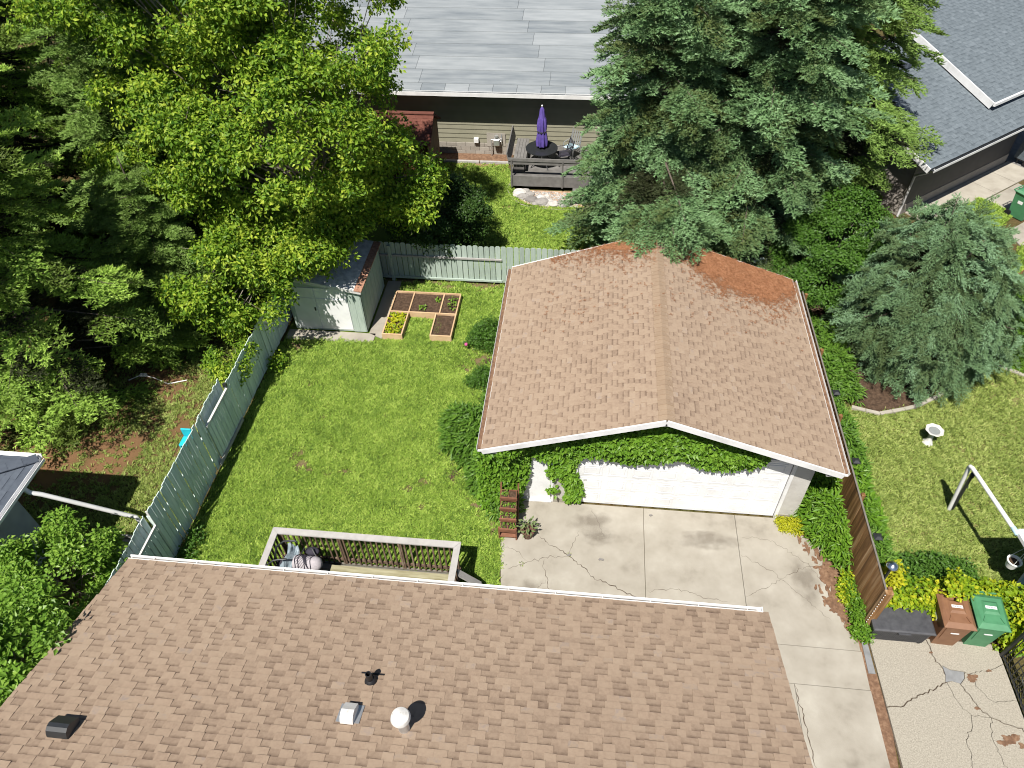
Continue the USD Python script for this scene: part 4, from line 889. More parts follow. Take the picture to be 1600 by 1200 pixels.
for (x, y, z, nm, m2) in ((6.58, 13.45, 1.66, 'dark square fence post light farthest along the brown fence, beside the garage eave', 'black_metal'), (6.58, 11.25, 1.66, 'dark square fence post light just past the garage roof corner', 'black_metal'), (6.58, 9.20, 1.66, 'dark square fence post light midway between driveway end and roof corner', 'black_metal'), (6.66, 8.45, 1.75, 'shiny silver domed post light at the near end of the brown fence', 'silver')):
    T = Thing('post_light', nm, 'post light', (x, y, z-.02))
    if m2 == 'silver':
        T.add('post', box(x-.02, x+.02, y-.02, y+.02, z-1.74, z), 'black_metal'); T.add('lens', lathe([(.05, 0), (.06, .09)], 16, (x, y, z)), 'glass', smooth=35); T.add('cap', lathe([(.12, .09), (.115, .11), (.08, .15), (.03, .175), (0, .18)], 20, (x, y, z)), 'silver', smooth=40)
    else:
        T.add('lens', rbox(x-.045, x+.045, y-.045, y+.045, z-.004, z+.08, .006), 'glass'); T.add('cap', hull([(x-.085, y-.085, z+.08), (x+.085, y-.085, z+.08), (x-.085, y+.085, z+.08), (x+.085, y+.085, z+.08), (x-.085, y-.085, z+.10), (x+.085, y-.085, z+.10), (x-.085, y+.085, z+.10), (x+.085, y+.085, z+.10), (x-.03, y-.03, z+.14), (x+.03, y-.03, z+.14), (x+.03, y+.03, z+.14), (x-.03, y+.03, z+.14)]), m2)
# wrought iron gate at the lower right
ig = Thing('iron_gate', 'black wrought iron gate with sunburst centre at the lower right', 'gate', (9.27, 6.6, 0))
for z in (.10, .95, 1.15): ig.add('rail', bar((9.27, 4.6, z), (9.27, 7.62, z), .025, .035), 'black_metal')
for y in (4.6, 6.1, 7.62): ig.add('post', rbox(9.24, 9.30, y-.03, y+.03, 0, 1.3, .005), 'black_metal')
for k in range(24):
    y = 4.72 + k*.122; ig.add('bar', box(9.262, 9.278, y-.008, y+.008, .12, 1.22), 'black_metal')
for yc in (5.35, 6.86):
    a = np.linspace(0, 2*np.pi, 24); ig.add('ring', tube(np.c_[np.full(24, 9.255), yc+.13*np.cos(a), .55+.13*np.sin(a)], .012, 5), 'black_metal')
    for k in range(12): ig.add('ray', bar((9.253, yc+.13*math.cos(k*.5236), .55+.13*math.sin(k*.5236)), (9.253, yc+.40*math.cos(k*.5236), .55+.40*math.sin(k*.5236)), .012, .012), 'black_metal')

# ------------------------------------------------------------------ garden shed and pad
struct('shed_pad', cat([slab([(-9.15, 16.16), (-6.35, 16.16), (-6.35, 16.60), (-9.15, 16.60)]), slab([(-6.56, 16.60), (-6.12, 16.40), (-6.0, 17.3), (-6.1, 19.3), (-6.56, 19.3)])]), 'concrete', 'narrow concrete apron round the green garden shed', 'concrete apron')
sh = Thing('garden_shed', 'pale green lean-to garden shed with white double doors', 'shed', (-7.75, 17.8, 0))
X0, X1, Y0, Y1, ZL, ZH = -8.92, -6.62, 16.64, 19.0, 1.72, 2.12
body = [(X0, .05), (X1, .05), (X1, ZL), (X0, ZH)]
sh.add('wall', wallprism(Polygon(body).difference(shapely.box(X0+.12, .1, X1-.42, 1.72)), Y0, Y0+.04), 'green_board', tone=.8, label='front wall')
sh.add('wall', wallprism(body, Y1-.04, Y1), 'green_board', tone=.5, label='rear wall'); sh.add('wall', box(X0, X0+.04, Y0+.04, Y1-.04, .05, ZH-.03), 'green_board', tone=.4, label='left wall')
for k in range(14): sh.add('board', box(X1-.03, X1+.004*(k % 2), Y0+.002+k*.168, Y0+.162+k*.168, .05, ZL-.02), 'green_board', tone=.3+.4*r.random())
for x in (X1-.21, X1-.02): sh.add('board', box(x-.19, x-.005, Y0-.012, Y0-.001, .05, ZL-.02+.02), 'green_board', tone=.75)
for k, (a, b) in enumerate(((X0+.13, -8.06), (-8.05, X1-.43))):
    d_ = sh.add('door', rbox(a, b, Y0-.015, Y0+.03, .11, 1.71, .006), 'white_door')
    sh.add('door_batten', rbox(a+.02, b-.02, Y0-.03, Y0-.016, 1.25, 1.33, .004), 'white_door', under=d_)
sh.add('door_handle', box(-8.14, -8.10, Y0-.045, Y0-.016, .85, .97), 'black_metal')
sh.add('fascia', bar((X0-.1, Y0-.09, ZH-.02+.02), (X1+.08, Y0-.09, ZL-.05), .03, .10), 'white_old')
v = [(X0-.12, Y0-.11, ZH+.06), (X1+.10, Y0-.11, ZL+.01), (X1+.10, Y1+.1, ZL+.01), (X0-.12, Y1+.1, ZH+.06)]
rp = sh.add('roof', hull([A(p) for p in v] + [A(p)-A([0, 0, .04]) for p in v]), 'shed_roof')
v = [(X1-.12, Y0-.112, ZL+.012+.04), (X1+.105, Y0-.112, ZL+.012), (X1+.105, Y1+.102, ZL+.012), (X1-.12, Y1+.102, ZL+.012+.04)]
sh.add('roof_edge', hull([A(p)+A([0, 0, .006]) for p in v] + [A(p)-A([0, 0, .03]) for p in v]), 'rust', under=rp)

# ------------------------------------------------------------------ raised beds
rb = Thing('raised_bed', 'U shaped raised garden bed of new timber boards beside the shed', 'raised bed', (-5, 17.5, 0))
H_ = .24
def plank(a, b, h=H_, w=.04, t=None): rb.add('board', bar((*a, h/2), (*b, h/2), w, h), 'cedar', tone=r.random() if t is None else t)
plank((-6.06, 18.52), (-3.92, 18.52)); plank((-6.04, 17.50), (-3.94, 17.50)); plank((-6.06, 16.42), (-6.06, 18.50)); plank((-3.92, 16.46), (-3.92, 18.50))
plank((-5.46, 17.52), (-5.46, 18.50), .22); plank((-4.46, 17.52), (-4.46, 18.50), .22)
plank((-5.46, 16.42), (-5.46, 17.48)); plank((-4.56, 16.46), (-4.56, 17.48)); plank((-6.08, 16.40), (-5.44, 16.40), t=.9); plank((-4.58, 16.44), (-3.90, 16.44), t=.9)
for a, b, c, d in ((-6.04, -5.48, 17.53, 18.49), (-5.44, -4.48, 17.53, 18.49), (-4.44, -3.95, 17.53, 18.49), (-6.03, -5.49, 16.44, 17.47), (-4.53, -3.95, 16.48, 17.47)):
    m, t = sheet(shapely.box(a, c, b, d), 0, .05); v = m[0].copy(); v[:, 2] = .15 + .06*meshkit.fbm(v*6, 3, 3); rb.add('soil', (v, m[1]), 'soil')
for i in range(4):
    for j in range(7):
        x, y = -5.94+i*.122+r.normal(0, .012), 16.53+j*.138+r.normal(0, .012)
        if i == 2 and j in (3,): continue
        T = Thing('lettuce', 'bright yellow green lettuce in the left arm of the raised bed', 'lettuce', (x, y, .18), 'lettuces in the left arm of the raised bed')
        V_, F_, t_ = [], [], []
        (m, t) = cluster(9, .045, .10, .085, 500+i*7+j, up=1.0, droop=.2)
        T.add('leaves', moved(m, (x, y, .235)), 'gold_leaf' if (i+j) % 3 else 'lime_leaf', tone=t)
for k, (x, y, s, nm) in enumerate(((-5.02, 17.72, .12, 'small leafy seedling in the middle bay of the raised bed'), (-4.12, 17.85, .15, 'leafy seedling nearest the front of the right bay of the raised bed'), (-4.1, 18.2, .12, 'smaller seedling near the back of the right bay of the raised bed'), (-4.62, 18.2, .06, 'tiny seedling by the right divider of the raised bed'))):
    T = Thing('seedling', nm, 'seedling', (x, y, .17)); (m, t) = cluster(26, s, .09, .06, 600+k); T.add('leaves', moved(m, (x, y, .19+s*.6)), 'apple_leaf', tone=t)
m, t = cluster(60, .35, .05, .02, 620, flat=.15); T = Thing('seedling', 'row of thin sprouts in the right arm of the raised bed', 'seedlings', (-4.4, 16.9, .17))
T.add('leaves', (m[0]*A([.35, 1.3, .5]) + A([-4.42, 16.95, .21]), m[1]), 'apple_leaf', tone=t)

# ------------------------------------------------------------------ ladder planter and pot
lp = Thing('ladder_planter', 'brown wooden tiered ladder planter at the driveway edge', 'planter', (-1.4, 9.75, 0))
PX0, PX1 = -1.60, -1.19
for x in (PX0, PX1): lp.add('post', bar((x, 9.86, 0.02), (x, 10.24, 1.30), .035, .06), 'planter_wood', tone=r.random()); lp.add('leg', box(x-.018, x+.018, 9.50, 9.545, .03, .50), 'planter_wood', tone=r.random())
lp.add('shelf', rbox(PX0-.01, PX1+.01, 9.50, 9.86, .13, .16, .003), 'planter_wood', tone=.8)
for k in range(4):
    y, z = 9.56+k*.13, .34+k*.24
    t_ = lp.add('tray', cat([box(PX0+.02, PX1-.02, y-.06, y-.04, z, z+.14), box(PX0+.02, PX1-.02, y+.16, y+.18, z, z+.14), box(PX0+.02, PX0+.035, y-.04, y+.16, z, z+.14), box(PX1-.035, PX1-.02, y-.04, y+.16, z, z+.14), box(PX0+.02, PX1-.02, y-.04, y+.16, z, z+.015)]), 'planter_wood', tone=r.random())
    lp.add('soil', box(PX0+.037, PX1-.037, y-.038, y+.158, z+.016, z+.11), 'soil', under=t_)
    lp.add('divider', box(-1.402, -1.388, y-.038, y+.158, z+.111, z+.14), 'planter_wood', under=t_, tone=.5)
    lp.add('front_rail', box(PX0+.0, PX1, y-.085, y-.062, z+.08, z+.15), 'planter_wood', tone=r.random())
    for j in range(2):
        (m, t) = cluster(30, .085 + .02*(k == 0), .05, .035, 700+k*2+j); 
        if k == 3 and j == 1: continue
        T = Thing('potted_herb', f'{("bushy", "small")[k > 1]} green herb, {("left", "right")[j]} side of the {("lowest", "second", "third", "top")[k]} ladder planter tier', 'herb', (-1.49+j*.19, y+.06, z+.11))
        T.add('leaves', moved(m, (-1.49+j*.19, y+.06, z+.17)), 'apple_leaf', tone=t)
fp = Thing('flower_pot', 'dark brown round flower pot beside the ladder planter', 'flower pot', (-.92, 9.66, .03))
fp.add('pot', lathe([(.0, 0), (.12, 0), (.165, .24), (.18, .245), (.18, .27), (.15, .27), (.14, .2), (0, .2)], 24, (-.92, 9.66, .03)), 'pot', smooth=35)
T = Thing('potted_plant', 'grey green leafy plant growing in the dark round pot', 'plant', (-.92, 9.66, .23)); m, t = cluster(60, .22, .13, .05, 730, droop=.6)
M['sage'] = leafmat('sage', GR((.10, .15, .05), (.17, .23, .09), (.28, .33, .15)), trans=.2)
T.add('leaves', moved(m, (-.92, 9.68, .40)), 'sage', tone=t); T.add('stem', tube([(-.92, 9.66, .2), (-.92, 9.68, .45)], .008, 5), 'twig')

# ------------------------------------------------------------------ storage box, wheeled bins
sb = Thing('storage_box', 'large dark grey resin storage box at the end of the brown fence', 'storage box', (7.1, 8.0, .03))
sb.add('body', hull([(6.60, 7.75, .03), (7.68, 7.75, .03), (7.68, 8.28, .03), (6.60, 8.28, .03), (6.55, 7.71, .553), (7.74, 7.71, .553), (7.74, 8.33, .553), (6.55, 8.33, .553)]), 'charcoal')
for k in range(34): x = 6.615+k*.032; sb.add('rib', bar((x, 7.742-.001, .07), (x-.02+.0012*k, 7.712-.001, .52), .016, .014, up=(0, -1, 0)), 'charcoal')
sb.add('lid', hull([(6.52, 7.66, .555), (7.77, 7.66, .555), (7.77, 8.36, .555), (6.52, 8.36, .555), (6.52, 7.66, .59), (7.77, 7.66, .59), (7.77, 8.36, .60), (6.52, 8.36, .60), (6.55, 7.69, .612), (7.74, 7.69, .612), (7.74, 8.33, .622), (6.55, 8.33, .622)]), 'charcoal')
sb.add('handle', box(7.02, 7.27, 7.63, 7.66, .535, .56), 'charcoal')
for x in (6.62, 7.62): sb.add('foot', box(x-.03, x+.03, 7.735, 7.80, .03, .06), 'black')
def wheeled_bin(label, x, y, m, num, rot=0., detail=True):
    T = Thing('wheeled_bin', label, 'wheeled bin', (x, y, .03), 'wheeled bins' if False else None)
    W, D, H, z = .58, .70, .98, .03
    def q(P): 
        P = A(P, float); R = rz(rot); return P @ R.T + A([x, y, z])
    def tr(mm): return (q(mm[0]), mm[1])
    P = [(-.22, -.30, .0), (.22, -.30, 0), (.22, .26, .0), (-.22, .26, .0), (-.275, -.345, .86), (.275, -.345, .86), (.275, .33, .90), (-.275, .33, .90)]
    b = T.add('body', hull(q(P)), m)
    T.add('rim', tr(hull([(-.295, -.365, .86), (.295, -.365, .86), (.295, .35, .90), (-.295, .35, .90), (-.295, -.365, .90), (.295, -.365, .90), (.295, .35, .94), (-.295, .35, .94)])), m, under=b)
    T.add('front_panel', tr(hull([(-.18, -.333, .30), (.18, -.333, .30), (.21, -.352, .80), (-.21, -.352, .80), (-.17, -.31, .30), (.17, -.31, .30), (.2, -.33, .80), (-.2, -.33, .80)])), m, under=b)
    l = T.add('lid', tr(hull([(-.315, -.405, .902), (.315, -.405, .902), (.315, .36, .945), (-.315, .36, .945), (-.315, -.405, .925), (.315, -.405, .925), (.315, .36, .965), (-.315, .36, .965), (-.24, -.30, .985), (.24, -.30, .985), (.25, .27, 1.02), (-.25, .27, 1.02)])), m)
    T.add('lid_rise', tr(hull([(-.16, -.10, 1.0), (.16, -.10, 1.0), (.16, .2, 1.012), (-.16, .2, 1.012), (-.12, -.05, 1.028), (.12, -.05, 1.028), (.12, .15, 1.04), (-.12, .15, 1.04)])), m, under=l)
    for sx in (-1, 1): T.add('lid_ridge', tr(bar((sx*.20, -.27, .992), (sx*.15, -.16, 1.0), .03, .03)), m, under=l)
    T.add('lid_sticker', tr(hull([(-.11, .01, 1.034), (.11, .01, 1.034), (.11, .07, 1.036), (-.11, .07, 1.036), (-.11, .01, 1.036), (.11, .01, 1.036), (.11, .07, 1.0385), (-.11, .07, 1.0385)])), 'sticker', under=l)
    for k in range(5): T.add('sticker_mark', tr(box(-.09+k*.037, -.066+k*.037, .025, .055, 1.0375, 1.0392)), 'sticker_ink', under=l)
    T.add('front_sticker', tr(hull([(-.06, -.349, .58), (.10, -.349, .58), (.10, -.352, .62), (-.06, -.352, .62), (-.06, -.34, .58), (.10, -.34, .58), (.10, -.345, .62), (-.06, -.345, .62)])), 'sticker', under=b)
    T.add('side_sticker', tr(hull([(-.263, -.06, .55), (-.263, .12, .55), (-.270, .12, .66), (-.270, -.06, .66), (-.255, -.06, .55), (-.255, .12, .55), (-.262, .12, .66), (-.262, -.06, .66)])), 'sticker', under=b)
    T.add('grip', tr(cat([bar((-.25, .43, .95), (.25, .43, .95), .03, .03), bar((-.25, .34, .93), (-.25, .44, .95), .03, .03), bar((.25, .34, .93), (.25, .44, .95), .03, .03), bar((0, .34, .93), (0, .44, .95), .03, .03)])), m)
    T.add('axle', tr(bar((-.27, .27, .10), (.27, .27, .10), .02, .02)), 'black')
    for sx in (-1, 1):
        w = lathe([(.0, -.03), (.10, -.03), (.115, -.02), (.115, .02), (.10, .03), (0, .03)], 20); w = (np.c_[sx*.27 + w[0][:, 2], .27 + w[0][:, 0], .115-.015 + w[0][:, 1]], w[1])
        T.add('wheel', tr(w), 'black', smooth=35)
    return T
wheeled_bin('brown wheeled bin beside the dark storage box', 8.12, 8.06, 'bin_brown', 0, rot=-.04)
wheeled_bin('green wheeled bin at the iron gate, half under the yellow hedge', 8.80, 8.10, 'bin_green', 1, rot=-.06)
wheeled_bin('green wheeled bin far off by the grey roofed house', 15.85, 24.95, 'bin_green', 2, rot=.65)

# ------------------------------------------------------------------ right yard: bird bath, swing frame
bb = Thing('bird_bath', 'white concrete pedestal bird bath on the dry lawn', 'bird bath', (9.44, 13.5, 0))
def scal(prof, n=40, lob=8, amp=.05, c=(0, 0, 0), zmin=-1):
    v, f = lathe(prof, n); a = np.arctan2(v[:, 1], v[:, 0]); rr = np.hypot(v[:, 0], v[:, 1]); k = 1 + amp*np.cos(lob*a)*(v[:, 2] > zmin); v[:, 0] *= k; v[:, 1] *= k
    return v + A(c), f
bb.add('base', lathe([(q[0]*.72, q[1]*.76) for q in [(0, 0), (.19, 0), (.20, .04), (.17, .08), (.13, .14), (.10, .22), (.085, .40), (.09, .52), (.13, .60)]], 8, (9.44, 13.5, 0)), 'bath', smooth=25)
bb.add('basin', scal([(q[0]*.72, q[1]*.76) for q in [(0, .58), (.14, .585), (.26, .64), (.315, .70), (.30, .715), (.26, .69), (.19, .655), (0, .645)]], c=(9.44, 13.5, 0), zmin=.47), 'bath', smooth=30)
bb.add('water', lathe([(0, .505), (.145, .505), (.145, .508), (0, .508)], 30, (9.44, 13.5, 0)), 'bath_water')
sw = Thing('swing_frame', 'white tubular swing frame with pale blue canopy on the right lawn', 'swing', (9.6, 10.2, 0))
sw.add('leg', tube([(9.34, 11.34, 0), (9.12, 11.32, 1.72), (9.10, 11.28, 1.79), (9.13, 11.2, 1.80)], .045, 10), 'white', smooth=True)
sw.add('beam', tube([(9.12, 11.24, 1.80), (9.47, 9.50, 1.80)], .048, 10), 'white', smooth=True)
sw.add('beam_sleeve', tube([(9.44, 9.66, 1.80), (9.475, 9.48, 1.80)], .056, 10), 'canopy', smooth=True)
sw.add('brace', tube([(9.42, 11.36, 0.0), (9.20, 11.20, 1.55)], .042, 8), 'black_metal', smooth=True, label='dark padded brace beside the white leg')
sw.add('brace_cap', tube([(9.205, 11.195, 1.54), (9.195, 11.185, 1.64)], .052, 10), 'black')
sw.add('hook', tube([(9.21, 11.3, 1.2), (9.30, 11.25, 1.15), (9.32, 11.22, 1.05)], .012, 5), 'metal')
sw.add('canopy', hull([(9.50, 9.52, 1.79), (11.9, 9.72, 1.79), (11.9, 8.1, 1.72), (9.78, 7.9, 1.72), (9.50, 9.52, 1.84), (11.9, 9.72, 1.84), (11.9, 8.1, 1.77), (9.78, 7.9, 1.77)]), 'canopy')
sw.add('canopy_trim', bar((9.48, 9.55, 1.82), (9.75, 7.88, 1.75), .05, .09), 'white'); sw.add('canopy_trim', bar((9.50, 9.56, 1.82), (11.9, 9.76, 1.82), .05, .09), 'white')
sw.add('slide_board', bar((10.02, 9.02, .03), (10.62, 9.72, .85), .20, .035), 'canopy', label='pale sloping board'); 
for s in (-1, 1): sw.add('slide_edge', bar((10.02+s*.085, 9.02-s*.075, .06), (10.62+s*.085, 9.72-s*.075, .88), .035, .06), 'white')
for x, y in ((11.8, 9.65), (11.8, 8.15), (9.85, 8.0)): sw.add('leg', tube([(x, y, 0), (x, y, 1.74)], .035, 8), 'white', smooth=True)
T = Thing('hanging_pot', 'white hanging flower pot in the shade of the pale canopy', 'flower pot', (9.72, 9.35, .8))
T.add('pot', lathe([(0, .8), (.10, .8), (.145, 1.0), (.155, 1.0), (.155, 1.02), (.125, 1.02), (.11, .88), (0, .88)], 20, (9.72, 9.35, 0)), 'pot_white', smooth=35)
T.add('soil', lathe([(0, .93), (.118, .93), (.118, .96), (0, .96)], 16, (9.72, 9.35, 0)), 'soil')
for k in range(3): T.add('hanger', tube([(9.72+.13*math.cos(k*2.1), 9.35+.13*math.sin(k*2.1), 1.01), (9.76, 9.33, 1.73)], .005, 4), 'pot_white')

# ------------------------------------------------------------------ house behind (roll roofing, olive siding), its shed, deck, table, parasol
nh = Thing('house', 'low pitched grey roofed house with olive siding behind the deck', 'house', (0, 32, 0))
NX0, NX1, NYW, NYE, NZE, NYR, NZR = -17.0, 9.0, 28.3, 27.66, 2.95, 37.0, 4.45
nh.add('wall', box(NX0+.4, NX1-.4, NYW+.03, NYW+.2, .0, 3.0), 'olive_siding', label='rear wall facing the deck', tone=.3); nh.add('wall', box(NX0+.4, NX0+.6, NYW+.2, 45, 0, 2.9), 'olive_siding', tone=.3); nh.add('wall', box(NX1-.6, NX1-.4, NYW+.2, 45, 0, 2.9), 'olive_siding', tone=.3)
for k in range(13):
    z = .52 + k*.195
    v = A([[NX0+.38, NYW-.004, z], [NX1-.38, NYW-.004, z], [NX1-.38, NYW+.02, z+.198], [NX0+.38, NYW+.02, z+.198], [NX0+.38, NYW+.028, z], [NX1-.38, NYW+.028, z], [NX1-.38, NYW+.028, z+.198], [NX0+.38, NYW+.028, z+.198]])
    nh.add('siding_plank', hull(v), 'olive_siding', tone=r.uniform(.3, .8))
for c in range(3):
    for k in range(24):
        x = -7.6 + k*.40 + (c % 2)*.2
        nh.add('foundation_block', rbox(x, x+.392, NYW-.035, NYW+.02, .0+c*.172, .165+c*.172, .006), 'block', tone=r.random())
nsl = (NZR-NZE)/(NYR-NYE)
nz_ = lambda y: NZE + nsl*(y-NYE) if y < NYR else NZR - nsl*(y-NYR)
rd = nh.add('roof_deck', hull([(NX0, NYE, NZE-.03), (NX1, NYE, NZE-.03), (NX1, NYR, NZR-.03), (NX0, NYR, NZR-.03), (NX0, NYE, NZE-.15), (NX1, NYE, NZE-.15), (NX1, NYR, NZR-.15), (NX0, NYR, NZR-.15)]), 'rollroof', tone=.2, label='rear roof slope')
nh.add('roof_deck', hull([(NX0, NYR, NZR-.03), (NX1, NYR, NZR-.03), (NX1, 46, nz_(46)-.03), (NX0, 46, nz_(46)-.03), (NX0, NYR, NZR-.15), (NX1, NYR, NZR-.15), (NX1, 46, nz_(46)-.15), (NX0, 46, nz_(46)-.15)]), 'rollroof', tone=.2, label='front roof slope')
y = NYE; c = 0
while y < NYR:
    y2 = min(y + (.55 if c == 0 else .95), NYR); x = NX0 + (c*3.7) % 4.0 - 4
    while x < NX1:
        a, b = max(x, NX0)+.006, min(x+(.95 if c == 0 else 5.2), NX1)-.006; x += .95 if c == 0 else 5.2
        if b-a < .1: continue
        v = [(a, y-.03, nz_(y)-.01), (b, y-.03, nz_(y)-.01), (b, y2+.01, nz_(y2)-.012), (a, y2+.01, nz_(y2)-.012), (a, y-.03, nz_(y)+.012), (b, y-.03, nz_(y)+.012), (b, y2+.01, nz_(y2)+.001), (a, y2+.01, nz_(y2)+.001)]
        nh.add('roofing_strip', hull(v), 'rollroof', tone=r.random(), under=rd)
    y = y2; c += 1
g_ = nh.add('gutter', box(NX0, NX1, NYE-.13, NYE-.115, NZE-.14, NZE+.0), 'white'); nh.add('gutter_back', box(NX0, NX1, NYE-.02, NYE-.005, NZE-.15, NZE+.025), 'white', under=g_); nh.add('gutter_floor', box(NX0, NX1, NYE-.114, NYE-.021, NZE-.14, NZE-.12), 'white_old', under=g_)
nh.add('soffit', box(NX0, NX1, NYE+.0, NYW+.02, NZE-.19, NZE-.155), 'dark_board', tone=.4)
nh.add('dryer_vent', rbox(-4.82, -4.62, NYW-.16, NYW-.01, .56, .76, .015), 'white', label='small white wall vent hood')
gm = nh.add('gas_meter', cat([rbox(-3.98, -3.72, NYW-.30, NYW-.08, .52, .82, .03), tube([(-3.98, NYW-.18, .75), (-4.08, NYW-.18, .75), (-4.08, NYW-.18, .05)], .022, 6), tube([(-3.72, NYW-.18, .7), (-3.66, NYW-.18, .7), (-3.66, NYW-.06, .95)], .022, 6), lathe([(0, .86), (.08, .86), (.08, .94), (0, .94)], 14, (-3.85, NYW-.18, 0))]), 'metal', label='grey gas meter with pipes')
nh.add('meter_panel', box(-4.28, -3.5, NYW-.05, NYW-.036, .40, .98), 'block', tone=.8)
struct('soil_border', extrude([(-7.6, 27.55), (-3.2, 27.55), (-3.2, 28.26), (-7.6, 28.26)], -.05, .03), 'litter', 'brown bare border along the foundation of the olive house', 'soil')
T = Thing('border_timber', 'long low timber edging the border by the olive house', 'timber', (-5, 27.55, 0)); 
for k in range(3): T.add('timber', rbox(-7.4+k*1.45, -5.98+k*1.45, 27.47, 27.57, 0, .11, .01), 'rail_board', tone=r.random())
bs = Thing('brown_shed', 'small shed with red brown shingle roof under the maple', 'shed', (-7.0, 26.5, 0))
SX0, SX1, SY0, SY1, SYR, SZE, SZR = -8.6, -5.95, 25.0, 27.3, 26.15, 2.05, 2.75
bs.add('wall', wallprism_x([(SY0+.15, 0), (SY1-.15, 0), (SY1-.15, SZE), (SYR, SZR-.12), (SY0+.15, SZE)], SX0+.15, SX1-.12), 'brown_board', tone=.15)
for s, ye in ((1, SY0), (-1, SY1)):
    O_, U_, V_, N_ = plane_frame((SX0, ye, SZE), (1, 0, 0), (0, SYR-ye, SZR-SZE)); S_ = math.hypot(SYR-ye, SZR-SZE)
    P = [O_, O_+U_*(SX1-SX0), O_+U_*(SX1-SX0)+V_*S_, O_+V_*S_]
    dk = bs.add('roof_deck', hull([p - N_*.012 for p in P] + [p - N_*.06 for p in P]), 'shingle_red', tone=.3)
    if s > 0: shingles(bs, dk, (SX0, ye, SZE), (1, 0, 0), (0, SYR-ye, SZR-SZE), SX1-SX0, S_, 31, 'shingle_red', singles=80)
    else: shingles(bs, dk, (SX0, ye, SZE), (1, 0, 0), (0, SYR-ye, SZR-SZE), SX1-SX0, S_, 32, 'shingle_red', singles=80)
bs.add('ridge_cap', bar((SX0, SYR, SZR+.012), (SX1, SYR, SZR+.012), .2, .03), 'shingle_red', tone=.6)
# neighbour deck with built-in benches
nk = Thing('deck', 'dark low deck with slatted bench sides behind the olive house lawn', 'deck', (0, 26.5, 0))
DX0, DX1, DY0, DY1, DZ = -3.0, 2.8, 25.55, 28.2, .55
for k in range(18): nk.add('deck_board', box(DX0+.02, DX1, DY0+.03+k*.146, DY0+.03+k*.146+.139, DZ-.04, DZ), 'dark_board', tone=.3+.6*r.random())
nk.add('rim_board', box(DX0, -.98, DY0-.035, DY0, .18, .62), 'dark_board', tone=.75); nk.add('rim_board', box(-.96, DX1, DY0-.035, DY0, .18, .62), 'dark_board', tone=.7)
nk.add('rim_board', box(DX0, DX0+.035, DY0+.01, DY1, .2, .545), 'dark_board', tone=.4)
for x in (DX0+.05, -.97, 1.0): nk.add('post', box(x-.03, x+.03, DY0-.075, DY0-.04, .15, 1.32), 'dark_board', tone=.3)
for k in range(2): nk.add('rail_board', rbox(DX0-.08, DX1, DY0-.03 - k*.03, DY0+.01-k*.03, 1.10+k*.14-.0, 1.235+k*.14, .005), 'dark_board', tone=.75+.2*r.random())
nk.add('bench_back', hull([(DX0-.06, DY0+.02, 1.05), (DX0-.02, DY0+.02, 1.05), (DX0-.16, DY0+.02, 1.52), (DX0-.12, DY0+.02, 1.52), (DX0-.06, DY1-.3, 1.05), (DX0-.02, DY1-.3, 1.05), (DX0-.16, DY1-.3, 1.52), (DX0-.12, DY1-.3, 1.52)]), 'dark_board', tone=.8)
for k in range(4): nk.add('bench_slat', box(DX0+.06+k*.125, DX0+.06+k*.125+.115, DY0+.25, DY1-.35, .97, 1.0), 'dark_board', tone=.6+.4*r.random())
for y in (25.9, 26.8, 27.7): nk.add('bench_leg', box(DX0+.08, DX0+.5, y, y+.05, DZ+.002, .968), 'dark_board', tone=.3)
for k in range(2): nk.add('step', rbox(-.55, .55, 24.55+k*.38, 24.9+k*.38, .10+k*.16, .15+k*.16, .004), 'dark_board', tone=.8); nk.add('step_side', box(-.5, -.45, 24.6+k*.38, 24.9+k*.38, 0, .098+k*.16), 'dark_board', tone=.3)
tb = Thing('patio_table', 'round grey patio table on the dark deck', 'table', (-1.86, 26.55, DZ))
tb.add('tabletop', lathe([(0, .70), (.60, .70), (.62, .715), (.60, .73), (0, .73)], 36, (-1.86, 26.55, DZ)), 'table', smooth=30); tb.add('rim', lathe([(.60, .705), (.63, .705), (.63, .735), (.60, .735)], 36, (-1.86, 26.55, DZ)), 'black_metal')
for k in range(4): a = k*1.57+.6; tb.add('leg', tube([(-1.86+.5*math.cos(a), 26.55+.5*math.sin(a), DZ+.002), (-1.86+.22*math.cos(a), 26.55+.22*math.sin(a), DZ+.35), (-1.86+.45*math.cos(a), 26.55+.45*math.sin(a), DZ+.69)], .018, 6), 'black_metal')
pa = Thing('parasol', 'closed purple parasol standing through the round table', 'parasol', (-1.86, 26.55, DZ+.73))
pa.add('pole', tube([(-1.86, 26.55, DZ+.02), (-1.86, 26.55, 3.0)], .022, 8), 'metal')
def folds(prof, n=48, lob=8, amp=.16, c=(0, 0, 0), tw=.6):
    v, f = lathe(prof, n); a = np.arctan2(v[:, 1], v[:, 0]); rr = np.hypot(v[:, 0], v[:, 1]); k = 1 + amp*np.cos(lob*a + tw*v[:, 2]*3); v[:, 0] *= k; v[:, 1] *= k
    return v + A(c), f
pa.add('canopy', folds([(.03, 1.38), (.20, 1.40), (.215, 1.62), (.165, 1.93), (.15, 1.98), (.17, 2.02), (.175, 2.25), (.145, 2.45), (.125, 2.52)], c=(-1.86, 26.55, 0)), 'purple', smooth=35)
pa.add('canopy_top', folds([(.125, 2.51), (.11, 2.6), (.075, 2.85), (.03, 2.93), (0, 2.94)], c=(-1.86, 26.55, 0), amp=.1), 'purple', smooth=35, label='upper vent tier of the closed canopy')
pa.add('tie_strap', lathe([(.165, 1.93), (.18, 1.94), (.18, 1.99), (.165, 2.0)], 24, (-1.86, 26.55, 0)), 'net'); pa.add('finial', moved(blob(.035, 3, 2, 0), (-1.86, 26.55, 2.98)), 'pot_white', smooth=True)
